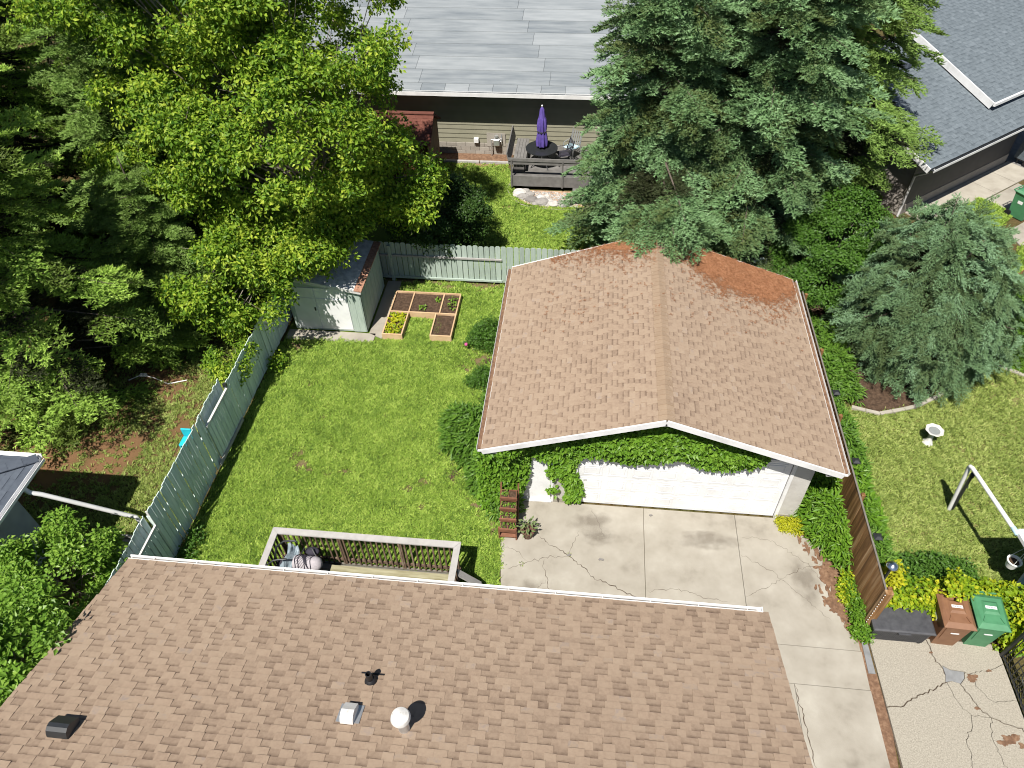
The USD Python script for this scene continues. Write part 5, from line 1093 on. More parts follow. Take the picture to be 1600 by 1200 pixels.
for k, (x, y, a) in enumerate(((-1.0, 26.75, 1.9), (-.7, 27.35, 2.5))):
    T = Thing('patio_chair', ('dark sling patio chair right of the round table', 'pale metal patio chair half hidden by spruce branches near the olive wall')[k], 'chair', (x, y, DZ))
    R = rz(a); tr = lambda P: A(P) @ R.T + A([x, y, DZ]); mt_ = ('black_metal', 'metal')[k]
    for sx in (-.25, .25):
        T.add('leg', tube(tr([(sx, .25, .0), (sx, .22, .62), (sx, -.2, .62), (sx, -.3, 0)]), .015, 6), mt_); T.add('back_post', tube(tr([(sx, -.18, .4), (sx, -.36, 1.0)]), .015, 6), mt_)
    T.add('seat', (tr(rbox(-.24, .24, -.2, .25, .40, .43)[0]), rbox(-.24, .24, -.2, .25, .40, .43)[1]), ('net', 'canopy')[k])
    for j in range(5): T.add('back_slat', bar(tr([(-.2+j*.1, -.19, .46)])[0], tr([(-.2+j*.1, -.345, .96)])[0], .05, .012), ('net', 'metal')[k])
# rock garden by that deck
struct('gravel_bed', extrude([(-2.85, 25.5), (-2.7, 24.9), (-2.2, 24.45), (-1.5, 24.3), (-.2, 24.3), (2.4, 24.3), (2.4, 25.5)], -.05, .02), 'gravel', 'tan pebble bed in front of the dark deck', 'gravel')
k = 0
for (x, y, s) in [(-2.62, 25.25, .24), (-2.45, 24.95, .20), (-2.2, 25.15, .17), (-2.1, 24.75, .22), (-1.75, 24.95, .16), (-1.7, 24.6, .24), (-1.4, 24.72, .14), (-1.25, 24.5, .2), (-1.0, 24.62, .15), (-.85, 24.45, .18), (-2.4, 25.4, .15), (-1.55, 25.12, .10), (-2.75, 25.05, .12), (-.7, 24.7, .13), (-1.95, 24.5, .12)]:
    k += 1; where = 'left' if x < -2.0 else ('middle' if x < -1.3 else 'right')
    T = Thing('rock', 'rounded grey and white rock in the pebble bed before the dark deck', 'rock', (x, y, 0), 'rocks in the pebble bed')
    T.add('stone', moved(blob(s, k, 2, .3, squash=(1.15, .9, .6)), (x, y, s*.22)), 'stone', tone=r.random())
r2 = np.random.default_rng(77); n = 900; P = np.c_[r2.uniform(-2.7, -.3, n), r2.uniform(24.3, 25.4, n)]; P = P[shapely.contains_xy(Polygon([(-2.8, 25.45), (-2.65, 24.95), (-2.2, 24.5), (-1.5, 24.35), (-.3, 24.35), (-.3, 25.45)]), P[:, 0], P[:, 1])]
p = uniq('/World', 'pebbles'); setmeta(instancer(p, [(blob(.035, 90+i, 1, .3, squash=(1, .8, .55)), 'stone', .35+.25*i) for i in range(3)], np.c_[P, np.full(len(P), .028)], basis(np.tile([0, 0, 1.], (len(P), 1)), r=r2), r2.uniform(.5, 1.4, len(P))), 'scattered pale pebbles among the rocks', 'pebbles', None, 'stuff')
T = Thing('garden_hose', 'thin grey hose curving along the edge of the back lawn', 'hose', (-2.9, 25, 0)); T.add('hose', tube([(-3.1, 27.2, .02), (-3.05, 26.2, .02), (-3.15, 25.5, .02), (-2.9, 24.9, .02), (-2.5, 24.45, .02), (-1.9, 24.2, .02), (-.8, 24.18, .02), (-.3, 24.2, .02)], .016, 6), 'concrete_pale', smooth=True)

# ------------------------------------------------------------------ grey roofed house at the upper right, turned from the others
FH = Thing('house', 'grey shingled house with dark siding at the upper right', 'house', (15, 27, 0))
ang = math.atan2(3.36, 4.13); Ru = rz(ang); FO = A([11.52, 23.72, 0])
fx = lambda m: (np.asarray(m[0]) @ Ru.T + FO, m[1])
fp_ = lambda p: A(p, float) @ Ru.T + FO
FZ, FS = 2.45, .36
LW, LD = 11.0, 5.2
def froof(u0, u1, v0, v1, z0, seed, singles, label):
    S_ = math.hypot(v1-v0, (v1-v0)*FS)
    P = [(u0, v0, z0), (u1, v0, z0), (u1, v1, z0+(v1-v0)*FS), (u0, v1, z0+(v1-v0)*FS)]
    dk = FH.add('roof_deck', fx(hull([A(p)-A([0, 0, .012]) for p in P] + [A(p)-A([0, 0, .07]) for p in P])), 'shingle_grey', tone=.3, label=label)
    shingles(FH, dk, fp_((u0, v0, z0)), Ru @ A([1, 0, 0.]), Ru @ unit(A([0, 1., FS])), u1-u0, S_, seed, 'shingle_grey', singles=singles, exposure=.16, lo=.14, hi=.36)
froof(0, LW, 0, LD, FZ, 41, 180, 'lower roof slope'); froof(4.7, LW+2, 1.0, 7.5, FZ+.36+.30, 42, 120, 'upper roof slope')
FH.add('barge_board', fx(bar((-.02, -.0, FZ-.09), (-.02, LD, FZ+LD*FS-.09), .04, .20)), 'white'); FH.add('barge_board', fx(bar((4.68, 1.0, FZ+.66-.10), (4.68, 7.5, FZ+.66+6.5*FS-.10), .05, .26)), 'white')
FH.add('fascia', fx(box(0, LW, -.035, -.01, FZ-.17, FZ-.03)), 'black_metal'); FH.add('gutter', fx(box(0, LW, -.14, -.04, FZ-.06, FZ-.045)), 'black_metal'); FH.add('gutter_lip', fx(box(0, LW, -.155, -.141, FZ-.10, FZ-.01)), 'white'); FH.add('gutter_lip', fx(box(4.7, LW+2, .90, .98, FZ+.55, FZ+.66)), 'white')
wl = FH.add('wall', fx(box(.6, 7.4, .75, .9, .0, FZ+.1)), 'dark_siding', tone=.3, label='long dark wall facing the walkway')
for k in range(17): FH.add('siding_plank', fx(hull([(.58, .735, .42+k*.125), (7.4, .735, .42+k*.125), (7.4, .748, .42+k*.125+.127), (.58, .748, .42+k*.125+.127), (.58, .752, .42+k*.125), (7.4, .752, .42+k*.125), (7.4, .752, .42+k*.125+.12), (.58, .752, .42+k*.125+.12)])), 'dark_siding', under=wl, tone=r.random())
FH.add('skirting', fx(box(.57, 7.42, .725, .745, .0, .40)), 'tan_siding', tone=.5)
gw = FH.add('wall', fx(wallprism_x([(.75, 0), (5.0, 0), (5.0, FZ+5*FS-.15), (.75, FZ+.75*FS-.15)], .6, .75)), 'tan_siding', tone=.3, label='gable wall with taupe siding')
for k in range(22):
    z = .02+k*.15
    if z < FZ-.1: FH.add('siding_plank', fx(hull([(.582, .76, z), (.582, 5.0, z), (.596, 5.0, z+.152), (.596, .76, z+.152), (.599, .76, z), (.599, 5.0, z), (.599, 5.0, z+.15), (.599, .76, z+.15)])), 'tan_siding', under=gw, tone=r.random())
FH.add('downspout', fx(tube([(.15, -.09, FZ-.06), (.2, .1, FZ-.25), (.52, .66, FZ-.75), (.52, .68, .05)], .045, 8)), 'white', smooth=True)
w_ = FH.add('window', fx(box(4.0, 4.5, .715, .733, 1.5, 2.0)), 'white_old'); FH.add('pane', fx(box(4.05, 4.45, .708, .714, 1.55, 1.95)), 'glass', under=w_)
FH.add('upper_wall', fx(box(4.95, LW+1.5, 1.7, 1.85, FZ+.5, FZ+.9)), 'dark_siding', tone=.6)
FH.add('end_wall', fx(box(7.25, 7.4, .92, 5.0, 0, FZ+.6)), 'dark_siding', tone=.4)
zc = FZ + 4.1*FS; FH.add('roof_vent', fx(rbox(3.0, 3.42, 3.7, 4.1, zc-.1, zc+.14, .04)), 'shingle_slate', tone=.2, label='dark square roof vent')
struct('walkway', cat([fx(extrude([(1.0+k*1.32, -.45), (2.30+k*1.32, -.45), (2.30+k*1.32, .70), (1.0+k*1.32, .70)], -.05, .035)) for k in range(5)]), 'concrete_pale', 'pale concrete walkway slabs beside the dark sided house', 'walkway')
struct('paving', fx(extrude([(7.62, -6), (16, -6), (16, 6), (7.62, 6)], -.05, .02)), 'asphalt', 'grey asphalt drive beyond the dark sided house', 'paving')
struct('walkway', cat([fx(extrude([(3.6, -1.55), (6.3, -1.55), (6.3, -.5), (4.2, -.5)], -.05, .03)), fx(extrude([(2.2, -3.3), (7.5, -3.3), (7.5, -2.15), (2.9, -2.15)], -.05, .025))]), 'concrete', 'grey concrete slabs beside the far green bin', 'walkway')
bq = Thing('barbecue', 'grey covered barbecue on black wheels at the far house corner', 'barbecue', fp_((7.9, .3, 0)))
bq.add('cover', fx(hull([(7.65, .05, .25), (8.25, .05, .25), (8.25, .6, .25), (7.65, .6, .25), (7.68, .1, 1.05), (8.2, .1, 1.05), (8.2, .55, 1.1), (7.68, .55, 1.1)])), 'shingle_grey', tone=.3)
for x in (7.7, 8.2): bq.add('wheel', fx((lambda w: (np.c_[x+w[0][:, 2], .1+w[0][:, 0], .12+w[0][:, 1]], w[1]))(lathe([(0, -.03), (.10, -.03), (.10, .03), (0, .03)], 16))), 'black'); bq.add('leg', fx(box(x-.02, x+.02, .4, .44, .02, .25)), 'black')
bq.add('base_shelf', fx(box(7.66, 8.24, .08, .55, .2, .245)), 'black')
T = Thing('landscape_timber', 'short dark timber ledge at the right edge beyond the evergreen', 'timber', (14.6, 21.2, 0)); T.add('timber', bar((14.3, 20.9, .15), (15.6, 21.9, .15), .14, .22), 'brown_board', tone=.3); T.add('timber', bar((14.25, 20.75, .06), (15.7, 21.85, .06), .16, .12), 'concrete_pale')

# ------------------------------------------------------------------ house at the lower left
lh = Thing('house', 'slate blue roofed house corner with white gutter at the left edge', 'house', (-15, 5, 0))
EX, EY, EZ = -11.79, 8.96, 2.70
apex = A([EX-4.5, EY-4.5, EZ+4.5*.36]); nearr = A([EX-4.5, -6., apex[2]]); leftr = A([-30., EY-4.5, apex[2]])
def quad(P, th=.05): return hull([A(p, float) for p in P] + [A(p, float)-A([0, 0, th]) for p in P])
dk1 = lh.add('roof_deck', quad([(EX, EY, EZ), (EX, -6, EZ), nearr, apex]), 'shingle_slate', tone=.4, label='right roof slope'); dk2 = lh.add('roof_deck', quad([(EX, EY, EZ), (-30, EY, EZ), leftr, apex]), 'shingle_slate', tone=.4, label='rear roof slope')
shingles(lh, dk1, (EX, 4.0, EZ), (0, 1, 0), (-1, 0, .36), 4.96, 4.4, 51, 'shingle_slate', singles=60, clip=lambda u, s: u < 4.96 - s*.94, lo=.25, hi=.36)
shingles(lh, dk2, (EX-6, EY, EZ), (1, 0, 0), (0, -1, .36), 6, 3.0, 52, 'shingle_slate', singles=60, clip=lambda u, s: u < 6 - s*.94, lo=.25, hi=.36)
for k in range(18):
    a = k*.2; p = A([EX-a, EY-a, EZ+a*.36]); q = p + A([-.24, -.24, .24*.36]); lh.add('hip_cap', bar(p+A([0, 0, .02]), q+A([0, 0, .012]), .26, .02), 'shingle_slate', tone=r.random())
lh.add('gutter', wallprism([(EX+.02, EZ-.10), (EX+.11, EZ-.10), (EX+.135, EZ+.0), (EX+.122, EZ+.0), (EX+.10, EZ-.085), (EX+.032, EZ-.085), (EX+.032, EZ+.0), (EX+.02, EZ+.0)], -6, EY+.02), 'white'); lh.add('gutter', wallprism_x([(EY+.02, EZ-.10), (EY+.11, EZ-.10), (EY+.135, EZ), (EY+.122, EZ), (EY+.10, EZ-.085), (EY+.032, EZ-.085), (EY+.032, EZ), (EY+.02, EZ)], -30, EX+.0), 'white')
lh.add('wall', box(-12.5, -12.38, -5, 8.38, 0, EZ-.02), 'stucco_blue', label='right stucco wall'); lh.add('wall', box(-29, -12.5, 8.26, 8.38, 0, EZ-.02), 'stucco_blue', label='rear stucco wall')
lh.add('soffit', box(-30, EX, -6, EY, EZ-.14, EZ-.12), 'white_old')
lh.add('downspout', tube([(EX+.07, 8.2, EZ-.10), (EX+.12, 8.22, EZ-.25), (EX+.30, 8.27, EZ-.36), (-10.38, 8.80, .92), (-10.22, 8.84, .80), (-10.12, 8.78, .62), (-10.10, 8.70, .12), (-10.0, 8.66, .05)], .052, 10), 'white', smooth=50)
lh.add('downspout_band', tube([(-10.62, 8.715, 1.13), (-10.58, 8.73, 1.09)], .058, 10), 'silver')
struct('path', extrude([(-12.35, -2), (-11.6, -2), (-11.6, 8.6), (-12.35, 8.6)], -.05, .02), 'patch', 'grey path beside the stucco wall of the left house', 'path')
T = Thing('wooden_planter', 'small weathered wooden planter frame under the slanting white downspout', 'planter', (-10.5, 8.5, 0))
for a, b in (((-10.95, 8.55), (-10.0, 8.62)), ((-10.95, 8.1), (-10.0, 8.15)), ((-10.95, 8.1), (-10.95, 8.55)), ((-10.0, 8.15), (-10.0, 8.62))): T.add('board', bar((*a, .3), (*b, .3), .04, .12), 'rail_board', tone=r.random())
for x, y in ((-10.9, 8.5), (-10.05, 8.58), (-10.9, 8.12), (-10.05, 8.18)): T.add('leg', box(x-.03, x+.03, y-.03, y+.03, 0, .238), 'rail_board', tone=.4)
T.add('soil', box(-10.92, -10.03, 8.17, 8.52, .20, .29), 'stone', tone=.2)
T = Thing('toy_chair', 'small turquoise plastic chair behind the green fence', 'toy chair', (-10.35, 11.8, 0))
T.add('seat', rbox(-10.50, -10.20, 11.45, 11.78, .26, .30, .015), 'turquoise'); T.add('backrest', rbox(-10.50, -10.20, 11.78, 11.83, .28, .58, .015), 'turquoise')
for x, y in ((-10.47, 11.48), (-10.23, 11.48), (-10.47, 11.8), (-10.23, 11.8)): T.add('leg', box(x-.02, x+.02, y-.02, y+.02, 0, .258), 'turquoise')
T = Thing('garden_tool', 'white handled tool lying on the dark yard under the spruces', 'tool', (-12.9, 14.2, 0))
T.add('handle', tube([(-13.25, 13.95, .03), (-12.95, 14.2, .04), (-12.5, 14.1, .03), (-12.0, 13.9, .03), (-11.5, 14.1, .03)], .015, 6), 'pot_white'); T.add('head', rbox(-13.0, -12.80, 14.12, 14.24, .02, .08, .01), 'pot_white')
T = Thing('fallen_branch', 'bare fallen branch lying in the shaded left yard', 'branch', (-12.2, 16, 0)); T.add('branch', tube([(-13.3, 16.5, .05), (-12.9, 16.2, .06), (-12.5, 15.7, .05)], [.02, .018, .01], 6), 'twig')
T = Thing('patio_chair', 'white chair with a red cushion glimpsed between the left spruces', 'chair', (-15.4, 17.9, 0))
T.add('seat', rbox(-15.7, -15.2, 17.6, 18.05, .38, .42, .01), 'pot_white'); T.add('backrest', rbox(-15.7, -15.2, 18.05, 18.1, .40, .9, .01), 'pot_white'); T.add('cushion', rbox(-15.35, -15.18, 17.7, 17.9, .425, .52, .02), 'toyred')
for x, y in ((-15.66, 17.64), (-15.24, 17.64), (-15.66, 18.02), (-15.24, 18.02)): T.add('leg', box(x-.02, x+.02, y-.02, y+.02, 0, .378), 'pot_white')

# ------------------------------------------------------------------ trees
conifer('spruce_tree', 'tall blue green spruce whose lower branches reach over the garage ridge', (2.0, 21.0, 0), 16.5, 2.75, .5, 'spruce_blue', 101, per=8, whorl=.48, power=.8, outer=1.7, size=(1.0, 1.45), extra=[(176, 4.8, 2, 4.3), (170, 4.5, 1, 4.1), (184, 4.6, 1, 4.2), (163, 4.3, 0, 3.9), (180, 4.3, -2, 4.0), (173, 4.8, 4, 4.5), (190, 4.2, 0, 4.1)])
conifer('spruce_tree', 'blue green spruce standing just behind the right half of the garage', (5.1, 21.3, 0), 16.0, 3.5, .6, 'spruce_blue', 102, per=8, whorl=.48, power=.8, outer=1.7, size=(1.0, 1.45))
conifer('spruce_tree', 'olive green drooping spruce beside the grey shingled house', (7.9, 24.8, 0), 16.0, 3.4, .8, 'spruce_olive', 103, per=7, whorl=.54, power=.8, size=(1.05, 1.5))
conifer('spruce_tree', 'green spruce crown filling the gap behind the two garage spruces', (3.3, 24.3, 0), 16.0, 3.2, .8, 'spruce_blue', 109, per=7, whorl=.5, power=.8, size=(.9, 1.35))
conifer('spruce_tree', 'yellow green spruce nearest the slate blue roof at the left edge', (-14.9, 13.6, 0), 11.5, 3.9, .3, 'spruce_green', 104, per=7, whorl=.56, size=(1.0, 1.5))
conifer('spruce_tree', 'dark spruce in shade between the yellow green spruce and the maple', (-13.2, 19.0, 0), 10.5, 3.3, .5, 'spruce_olive', 105, per=7, whorl=.56, size=(1.0, 1.5))
conifer('spruce_tree', 'green spruce in the far upper left corner', (-19.5, 21.0, 0), 14.0, 4.0, .8, 'spruce_green', 106, per=7, whorl=.56, size=(1.0, 1.5))
conifer('spruce_tree', 'second green spruce behind the dark one at the upper left', (-15.6, 24.3, 0), 13.5, 3.8, .8, 'spruce_green', 107, per=7, whorl=.56, size=(1.0, 1.5))
conifer('spruce_tree', 'small dark spruce in deep shade right of the yellow green spruce', (-12.3, 16.4, 0), 6.0, 2.2, .3, 'spruce_olive', 118, per=7, whorl=.42, size=(.8, 1.2))
def mound(name, label, base, centre, radii, n, leaf, sprays, seed):
    r = np.random.default_rng(seed); c, R = A(centre, float), A(radii, float); T = Thing(name, label, 'tree', base)
    b = A(base, float); T.add('trunk', tube([b, b+A([0, 0, 2.0]), c+A([0, 0, R[2]*.8])], [.16, .12, .03], 8), 'bark', smooth=True)
    pos, rot, sc, inn = [], [], [], []
    while len(pos) < n:
        d = unit(r.normal(size=3))
        if d[2] < -.35: continue
        k = 1 + .26*(meshkit.fbm(d*2.6+3, 2, seed)-.5)*2
        q = r.choice([1.0, .84, .68], p=[.62, .26, .12])*r.uniform(.95, 1.05)
        p = c + d*R*k*q
        if p[2] < .12: continue
        out = unit(d/R*R.mean()); hz_ = unit(A([out[0], out[1], 0.001]))
        dd = unit(hz_*.75 + A([0, 0, -.15 - .55*r.random() + .75*max(0, out[2]-.55)]) + r.normal(0, .38, 3)); up = unit(out*.6 + A([0, 0, .55]) + r.normal(0, .25, 3))
        side = unit(np.cross(up, dd)); u = np.cross(dd, side); S = r.uniform(.55, .95)
        pos.append(p - dd*.45*S); rot.append(np.stack([dd, side, u], 1)); sc.append(S)
        if r.random() < .5: inn.append((c + d*R*k*.55, rot[-1], S))
    lb = [tube([c + A([0, 0, (p[2]-c[2])*.3-.2]), (c+p)/2 + A([0, 0, .1]), p], [.03, .02, .008], 4) for p in pos[::9]]
    T.add('branches', cat(lb), 'bark')
    T.inst('crown', [(m, leaf, t) for m, t in sprays], pos, np.array(rot), sc)
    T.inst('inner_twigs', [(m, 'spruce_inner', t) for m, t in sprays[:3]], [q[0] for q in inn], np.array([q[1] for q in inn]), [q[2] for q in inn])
conifer('spruce_tree', 'green spruce far behind the others at the upper left', (-21.5, 27.5, 0), 13.0, 4.2, .6, 'spruce_green', 119, per=6, whorl=.6, size=(1.1, 1.6))
conifer('spruce_tree', 'dark spruce at the left frame edge behind the yellow green one', (-20.0, 17.5, 0), 11.0, 3.6, .5, 'spruce_olive', 121, per=6, whorl=.6, size=(1.1, 1.6))
mound('evergreen_tree', 'broad weeping blue green evergreen on the right lawn edge', (10.2, 18.0, 0), (9.95, 17.85, 1.15), (2.25, 2.65, 2.85), 1020, 'cedar_leaf', LACY, 108)
broadleaf('maple_tree', 'large bright green maple spreading over the garden shed', 'tree', (-8.7, 20.4, 0), (-8.5, 18.6, 5.4), (3.4, 3.3, 3.4), 0, 35, 'maple_leaf', MAPLE_P, 110, clump_r=.66, cs=(.8, 1.25), shell=.66, trunk=.22, limb_n=190, limb_r=.035,
    lobes=[((-8.7, 18.6, 5.5), (3.2, 3.2, 3.1), 112), ((-9.8, 15.5, 2.7), (1.5, 1.2, 1.2), 30), ((-8.3, 16.8, 3.2), (1.0, .9, .6), 17), ((-7.2, 18.3, 3.4), (.9, .8, .7), 12), ((-7.9, 17.4, 2.95), (.8, .8, .45), 13), ((-14.6, 22.0, 8.5), (2.4, 2.2, 2.4), 40), ((-5.6, 19.6, 3.6), (1.15, 1.1, 1.2), 20), ((-11.7, 18.4, 6.0), (1.9, 2.0, 2.3), 42), ((-7.7, 19.8, 8.2), (2.6, 2.3, 2.0), 62), ((-11.0, 19.5, 9.5), (3.2, 2.5, 2.2), 60)])
broadleaf('lilac_bush', 'dark shaded lilac bush leaning over the back fence', 'bush', (-5.2, 20.9, 0), (-5.2, 20.9, 1.7), (1.9, 1.4, 1.4), 70, 36, 'lilac_leaf', LILAC_P, 111, clump_r=.42, stems=3, trunk=.05, limb_n=30, limb_r=.015)
broadleaf('leafy_bush', 'dense deep green bush between spruce and weeping evergreen', 'bush', (7.75, 19.7, 0), (7.75, 19.7, 1.6), (1.85, 2.0, 1.7), 125, 40, 'bush_leaf', LILAC_P, 112, clump_r=.42, stems=3, trunk=.05, limb_n=30, limb_r=.015, low=-.5)
broadleaf('apple_tree', 'small glossy leaved fruit tree beside the left house wall', 'tree', (-10.7, 6.9, 0), (-10.65, 6.75, 1.55), (1.1, 1.05, 1.15), 40, 22, 'apple_leaf', LILAC_P, 113, clump_r=.33, cs=(.9, 1.4), trunk=.05, limb_n=40, limb_r=.014)
broadleaf('leafy_bush', 'yellow green shrub overlapping the left edge of the nearest roof', 'bush', (-10.0, 4.4, 0), (-9.5, 4.4, 2.9), (1.1, 1.3, 1.25), 46, 26, 'apple_leaf', LILAC_P, 114, clump_r=.35, cs=(.9, 1.5), stems=2, trunk=.04, limb_n=30, limb_r=.014)
broadleaf('young_maple', 'young maple sapling pushing through the left fence', 'bush', (-9.6, 13.8, 0), (-9.7, 13.9, 1.3), (.55, .7, .8), 14, 22, 'maple_leaf', MAPLE_P, 115, clump_r=.3, cs=(.6, .9), stems=2, trunk=.02, limb_n=10, limb_r=.01)
broadleaf('leafy_bush', 'bright green shrub at the right edge behind the weeping evergreen', 'bush', (13.1, 18.2, 0), (13.1, 18.2, .9), (1.0, 1.5, .9), 40, 30, 'fern_leaf', SMALL_P, 116, clump_r=.35, cs=(.9, 1.4), stems=2, trunk=.03, limb_n=16, limb_r=.012)
broadleaf('leafy_bush', 'dark green shrub in shadow at the far right edge', 'bush', (14.6, 18.6, 0), (14.6, 18.6, 1.0), (1.2, 1.5, 1.1), 40, 30, 'lilac_leaf', SMALL_P, 117, clump_r=.38, cs=(.9, 1.4), stems=2, trunk=.03, limb_n=16, limb_r=.012)

# ------------------------------------------------------------------ vine on the garage gable
r = np.random.default_rng(120)
iv = Thing('climbing_vine', 'dense green climbing vine covering the garage gable above the door', 'vine', (1.5, 10.6, 0))
def vine_ok(x, z):
    top = zr(x) - .24; low = 2.02 + .16*np.sin(x*3.1) + .22*(meshkit.noise(np.c_[x*1.7, np.zeros((len(x), 2))], 4)-.5)
    low = np.where(x > 4.3, 9, low); low = np.where(x < -1.05, .1 + .5*np.maximum(0, x+1.35)*8, low)
    strand = (np.abs(x - (.02 + .10*np.sin(z*3))) < .09 + .10*(meshkit.noise(np.c_[z*3, np.zeros((len(x), 2))], 6))) & (z > .25) & (z < 2.2)
    strand |= (np.abs(x+.38) < .06) & (z > .5) & (z < 1.5) & (meshkit.noise(np.c_[z*4, np.zeros((len(x), 2))], 9) > .45)
    return ((z > low) & (z < top) & (x > -2.1)) | strand
X = np.c_[r.uniform(-2.1, 4.4, 26000), r.uniform(.15, 3.75, 26000)]; X = X[vine_ok(X[:, 0], X[:, 1])]
X = X[~((np.hypot(X[:, 0]-3.12, X[:, 1]-2.62) < .16) | (np.hypot(X[:, 0]-.2, X[:, 1]-2.4) < .14))][:9000]
d = r.random(len(X)); big = np.clip((-1.0-X[:, 0])/.5, 0, 1)
depth = .035 + d*((.13 + .12*meshkit.noise(np.c_[X*2.1, np.zeros(len(X))], 3))*np.clip((X[:, 1]-2.0)/.5, .12, 1) + .35*big)
nz = unit(A([0, -.75, .65]) + r.normal(0, .3, (len(X), 3)))
iv.inst('foliage', [(m, 'ivy_leaf', t) for m, t in IVY_P], np.c_[X[:, 0], WY0 - depth, X[:, 1]], basis(nz, r=r), r.uniform(.7, 1.15, len(X)))
vs = []
for k in range(26):
    x = r.uniform(-1.9, 4.0); z = r.uniform(2.0, 2.4); p = [(x, WY0-.02, z)]
    for j in range(4): x += r.normal(0, .25); z = min(z + r.uniform(.05, .3), zr(x)-.3); p.append((x, WY0-.02, z))
    vs.append(tube(p, .008, 4))
vs.append(tube([(.05, WY0-.03, .05), (.0, WY0-.03, .8), (.06, WY0-.03, 1.5), (.0, WY0-.03, 2.2)], .01, 5)); iv.add('stems', cat(vs), 'twig')
fpl = plant('fern_bed', 'leafy green shrubs massed at the front left garage corner', [(-3.5, 13.2), (-3.35, 12.2), (-2.6, 11.5), (-2.45, 10.95), (-1.7, 10.15), (-1.25, 10.2), (-1.3, 10.6), (-1.72, 10.7), (-1.72, 13.4)], 1500, 'fern_leaf', FERN_P, 121, h=1.0)
plant('rose_bush', 'low rose bush with pink bloom by the left garage eave', [(-3.4, 16.2), (-2.5, 15.9), (-2.2, 16.5), (-2.5, 17.2), (-3.2, 17.0)], 260, 'bush_leaf', SMALL_P, 122, h=.75)
T = Thing('rose_bloom', 'single pink bloom on the low rose bush', 'flower', (-3.38, 15.95, .25)); T.add('petals', moved(blob(.05, 6, 2, .3), (-3.36, 16.0, .34)), 'flower')
plant('leafy_plant', 'green plant clump halfway along the left garage eave', [(-3.2, 14.6), (-2.3, 14.2), (-2.1, 15.0), (-2.8, 15.2)], 160, 'bush_leaf', SMALL_P, 123, h=.45)
plant('leafy_plant', 'feathery green plants directly under the left garage gutter', [(-2.6, 13.4), (-1.75, 13.2), (-1.75, 14.4), (-2.3, 14.4)], 200, 'fern_leaf', FERN_P, 124, h=.6)
# beside the right garage corner and along the brown fence
plant('leafy_plant', 'tall leafy green plants between garage corner and brown fence', [(5.55, 10.65), (5.75, 10.2), (6.1, 9.8), (6.44, 9.3), (6.46, 11.6), (5.58, 11.6)], 620, 'ivy_leaf', FERN_P, 125, h=1.25)
plant('leafy_plant', 'yellow green groundcover at the right foot of the garage door', [(5.05, 10.62), (5.2, 10.3), (5.5, 10.25), (5.75, 10.35), (5.7, 10.68)], 150, 'gold_leaf', SMALL_P, 126, h=.28, cs=(.6, .9))
plant('leafy_plant', 'bright creeping plants at the driveway end of the brown fence', [(6.32, 7.75), (6.52, 7.66), (6.49, 8.9), (6.40, 9.0)], 200, 'ivy_leaf', SMALL_P, 127, h=.5)
plant('leafy_plant', 'small yellow green clump at the foot of the brown fence', [(6.24, 8.5), (6.44, 8.35), (6.46, 9.25), (6.3, 9.15)], 90, 'lime_leaf', SMALL_P, 128, h=.3)
for k, (a, b, m_, h_, nm) in enumerate(((14.2, 16.4, 'fern_leaf', .8, 'tall green lilies behind the fence next to the weeping evergreen'), (12.2, 14.2, 'fern_leaf', .75, 'strappy green lilies along the far side of the brown fence'), (10.3, 12.2, 'ivy_leaf', .7, 'leafy green perennials along the middle of the brown fence'), (8.7, 10.3, 'fern_leaf', .65, 'green perennials by the near end of the brown fence'))):
    plant('leafy_plant', nm, [(6.62, a), (7.45 if k else 7.2, a+.1), (7.4, (a+b)/2), (7.35, b), (6.62, b)], 620, m_, FERN_P, 130+k, h=h_)
plant('leafy_plant', 'mixed green plants between the lilies and the weeping evergreen', [(7.3, 14.9), (8.0, 14.8), (8.0, 17.5), (6.7, 19.0), (6.65, 16.4)], 420, 'fern_leaf', FERN_P, 143, h=.55)
plant('leafy_plant', 'dark green low plants edging the right lawn before the hedge', [(7.6, 9.0), (9.2, 9.0), (9.3, 9.75), (8.4, 9.85), (7.55, 9.75)], 420, 'bush_leaf', SMALL_P, 136, h=.38, cs=(.9, 1.4))
rh = np.random.default_rng(137)
broadleaf('hedge', 'yellow green leafed shrub hedge behind the storage box and bins', 'hedge', (8.4, 8.7, 0), (8.4, 8.65, .8), (1.4, .3, .4), 0, 13, 'lime_leaf', NINE_P, 137, clump_r=.20, cs=(.9, 1.6), stems=4, trunk=.015, limb_n=26, limb_r=.01, flatbias=.7,
    lobes=[((7.05+k*.30, 8.60+.10*rh.normal(), .82+.13*rh.normal()), (.20, .17, .27), 5) for k in range(12)] + [((7.3+k*.42, 8.40, .60), (.16, .10, .2), 2) for k in range(8)])
plant('leafy_shrub', 'green and yellow shrub spilling between green bin and iron gate', [(9.15, 7.75), (9.5, 7.7), (10.4, 7.9), (10.4, 8.5), (9.1, 8.45)], 420, 'lime_leaf', NINE_P, 138, h=1.2, cs=(.9, 1.5), cat_='shrub')
plant('leafy_shrub', 'golden shrub at the silver post light by the fence end', [(6.72, 8.30), (7.25, 8.45), (7.3, 9.0), (6.75, 9.0)], 190, 'gold_leaf', NINE_P, 139, h=1.1, cat_='shrub')
plant('weeds', 'small leafy weeds at the foot of the left fence', [(-9.12, 8.3), (-8.8, 8.2), (-8.75, 8.9), (-9.1, 9.3)], 40, 'bush_leaf', SMALL_P, 140, h=.25, cat_='weeds')
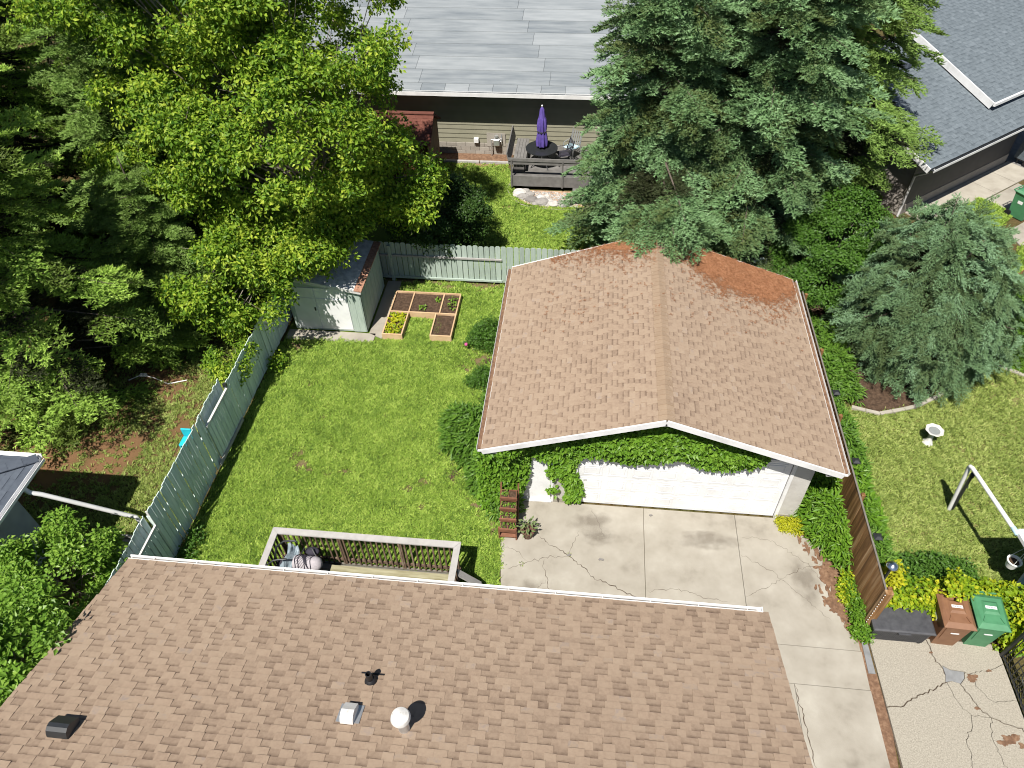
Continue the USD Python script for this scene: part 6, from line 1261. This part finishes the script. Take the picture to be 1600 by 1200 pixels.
plant('weeds', 'sapling leaves at the lawn side of the left fence', [(-9.1, 14.6), (-8.8, 14.5), (-8.75, 15.1), (-9.1, 15.3)], 26, 'maple_leaf', LILAC_P, 141, h=.5, cat_='weeds')
plant('leafy_plant', 'bright green groundcover by the curved edging at the right', [(12.0, 17.0), (13.4, 16.0), (14.5, 17.0), (13.0, 18.4), (12.2, 18.6)], 420, 'ivy_leaf', SMALL_P, 142, h=.35)

for k, (x, y, nm) in enumerate(((.10, 9.20, 'small weed sprouting where the driveway cracks meet'), (1.87, 8.16, 'small weed in the slab joint near the gutter'), (-1.0, 8.86, 'tiny weed in the left driveway crack'))):
    T = Thing('weed', nm, 'weed', (x, y, .03)); (m, t) = cluster(16, .05, .05, .016, 800+k, flat=.4); T.add('leaves', moved(m, (x, y, .05)), 'grass_dry', tone=t)
# ------------------------------------------------------------------ grass blades
own_keep = lambda P: np.clip(1 - .96*bare(P), .06, 1)
grass('short green grass blades of the fenced lawn', OWN.intersection(shapely.box(-9.2, 6.6, -1.5, 19.42)).difference(shapely.box(-6.1, 17.45, -3.9, 18.56)).difference(shapely.box(-6.1, 16.38, -5.4, 17.5)).difference(shapely.box(-4.6, 16.4, -3.9, 17.5)).difference(shapely.box(-9.2, 16.2, -6.1, 19.4)), 42000, 'grass', 150, own_keep)
grass('short dry grass blades of the right lawn', RIGHT.intersection(shapely.box(6.6, 8.4, 15.5, 20)), 24000, 'grass_dry', 151, lambda P: 1-.75*dryt(P))
grass('green grass blades of the lawn below the dark deck', BACK.intersection(shapely.box(-7, 19.6, .5, 27.6)), 16000, 'grass', 152, lambda P: 1-.9*backt(P))
grass('sparse weedy grass of the needle strewn left yard', LEFT.intersection(shapely.box(-18, 7, -9.4, 16)), 14000, 'grass_dry', 153, lambda P: np.clip(1-1.3*leftt(P), .12, 1)*.8)
grass('grass blades of the small patch by the far walkway', FAR, 2500, 'grass', 154, h=(1, 1.5))
grass('grass blades of the strip behind the weeping evergreen', FAR2.intersection(shapely.box(11, 16, 17, 24)), 5000, 'grass', 155, h=(1, 1.5))
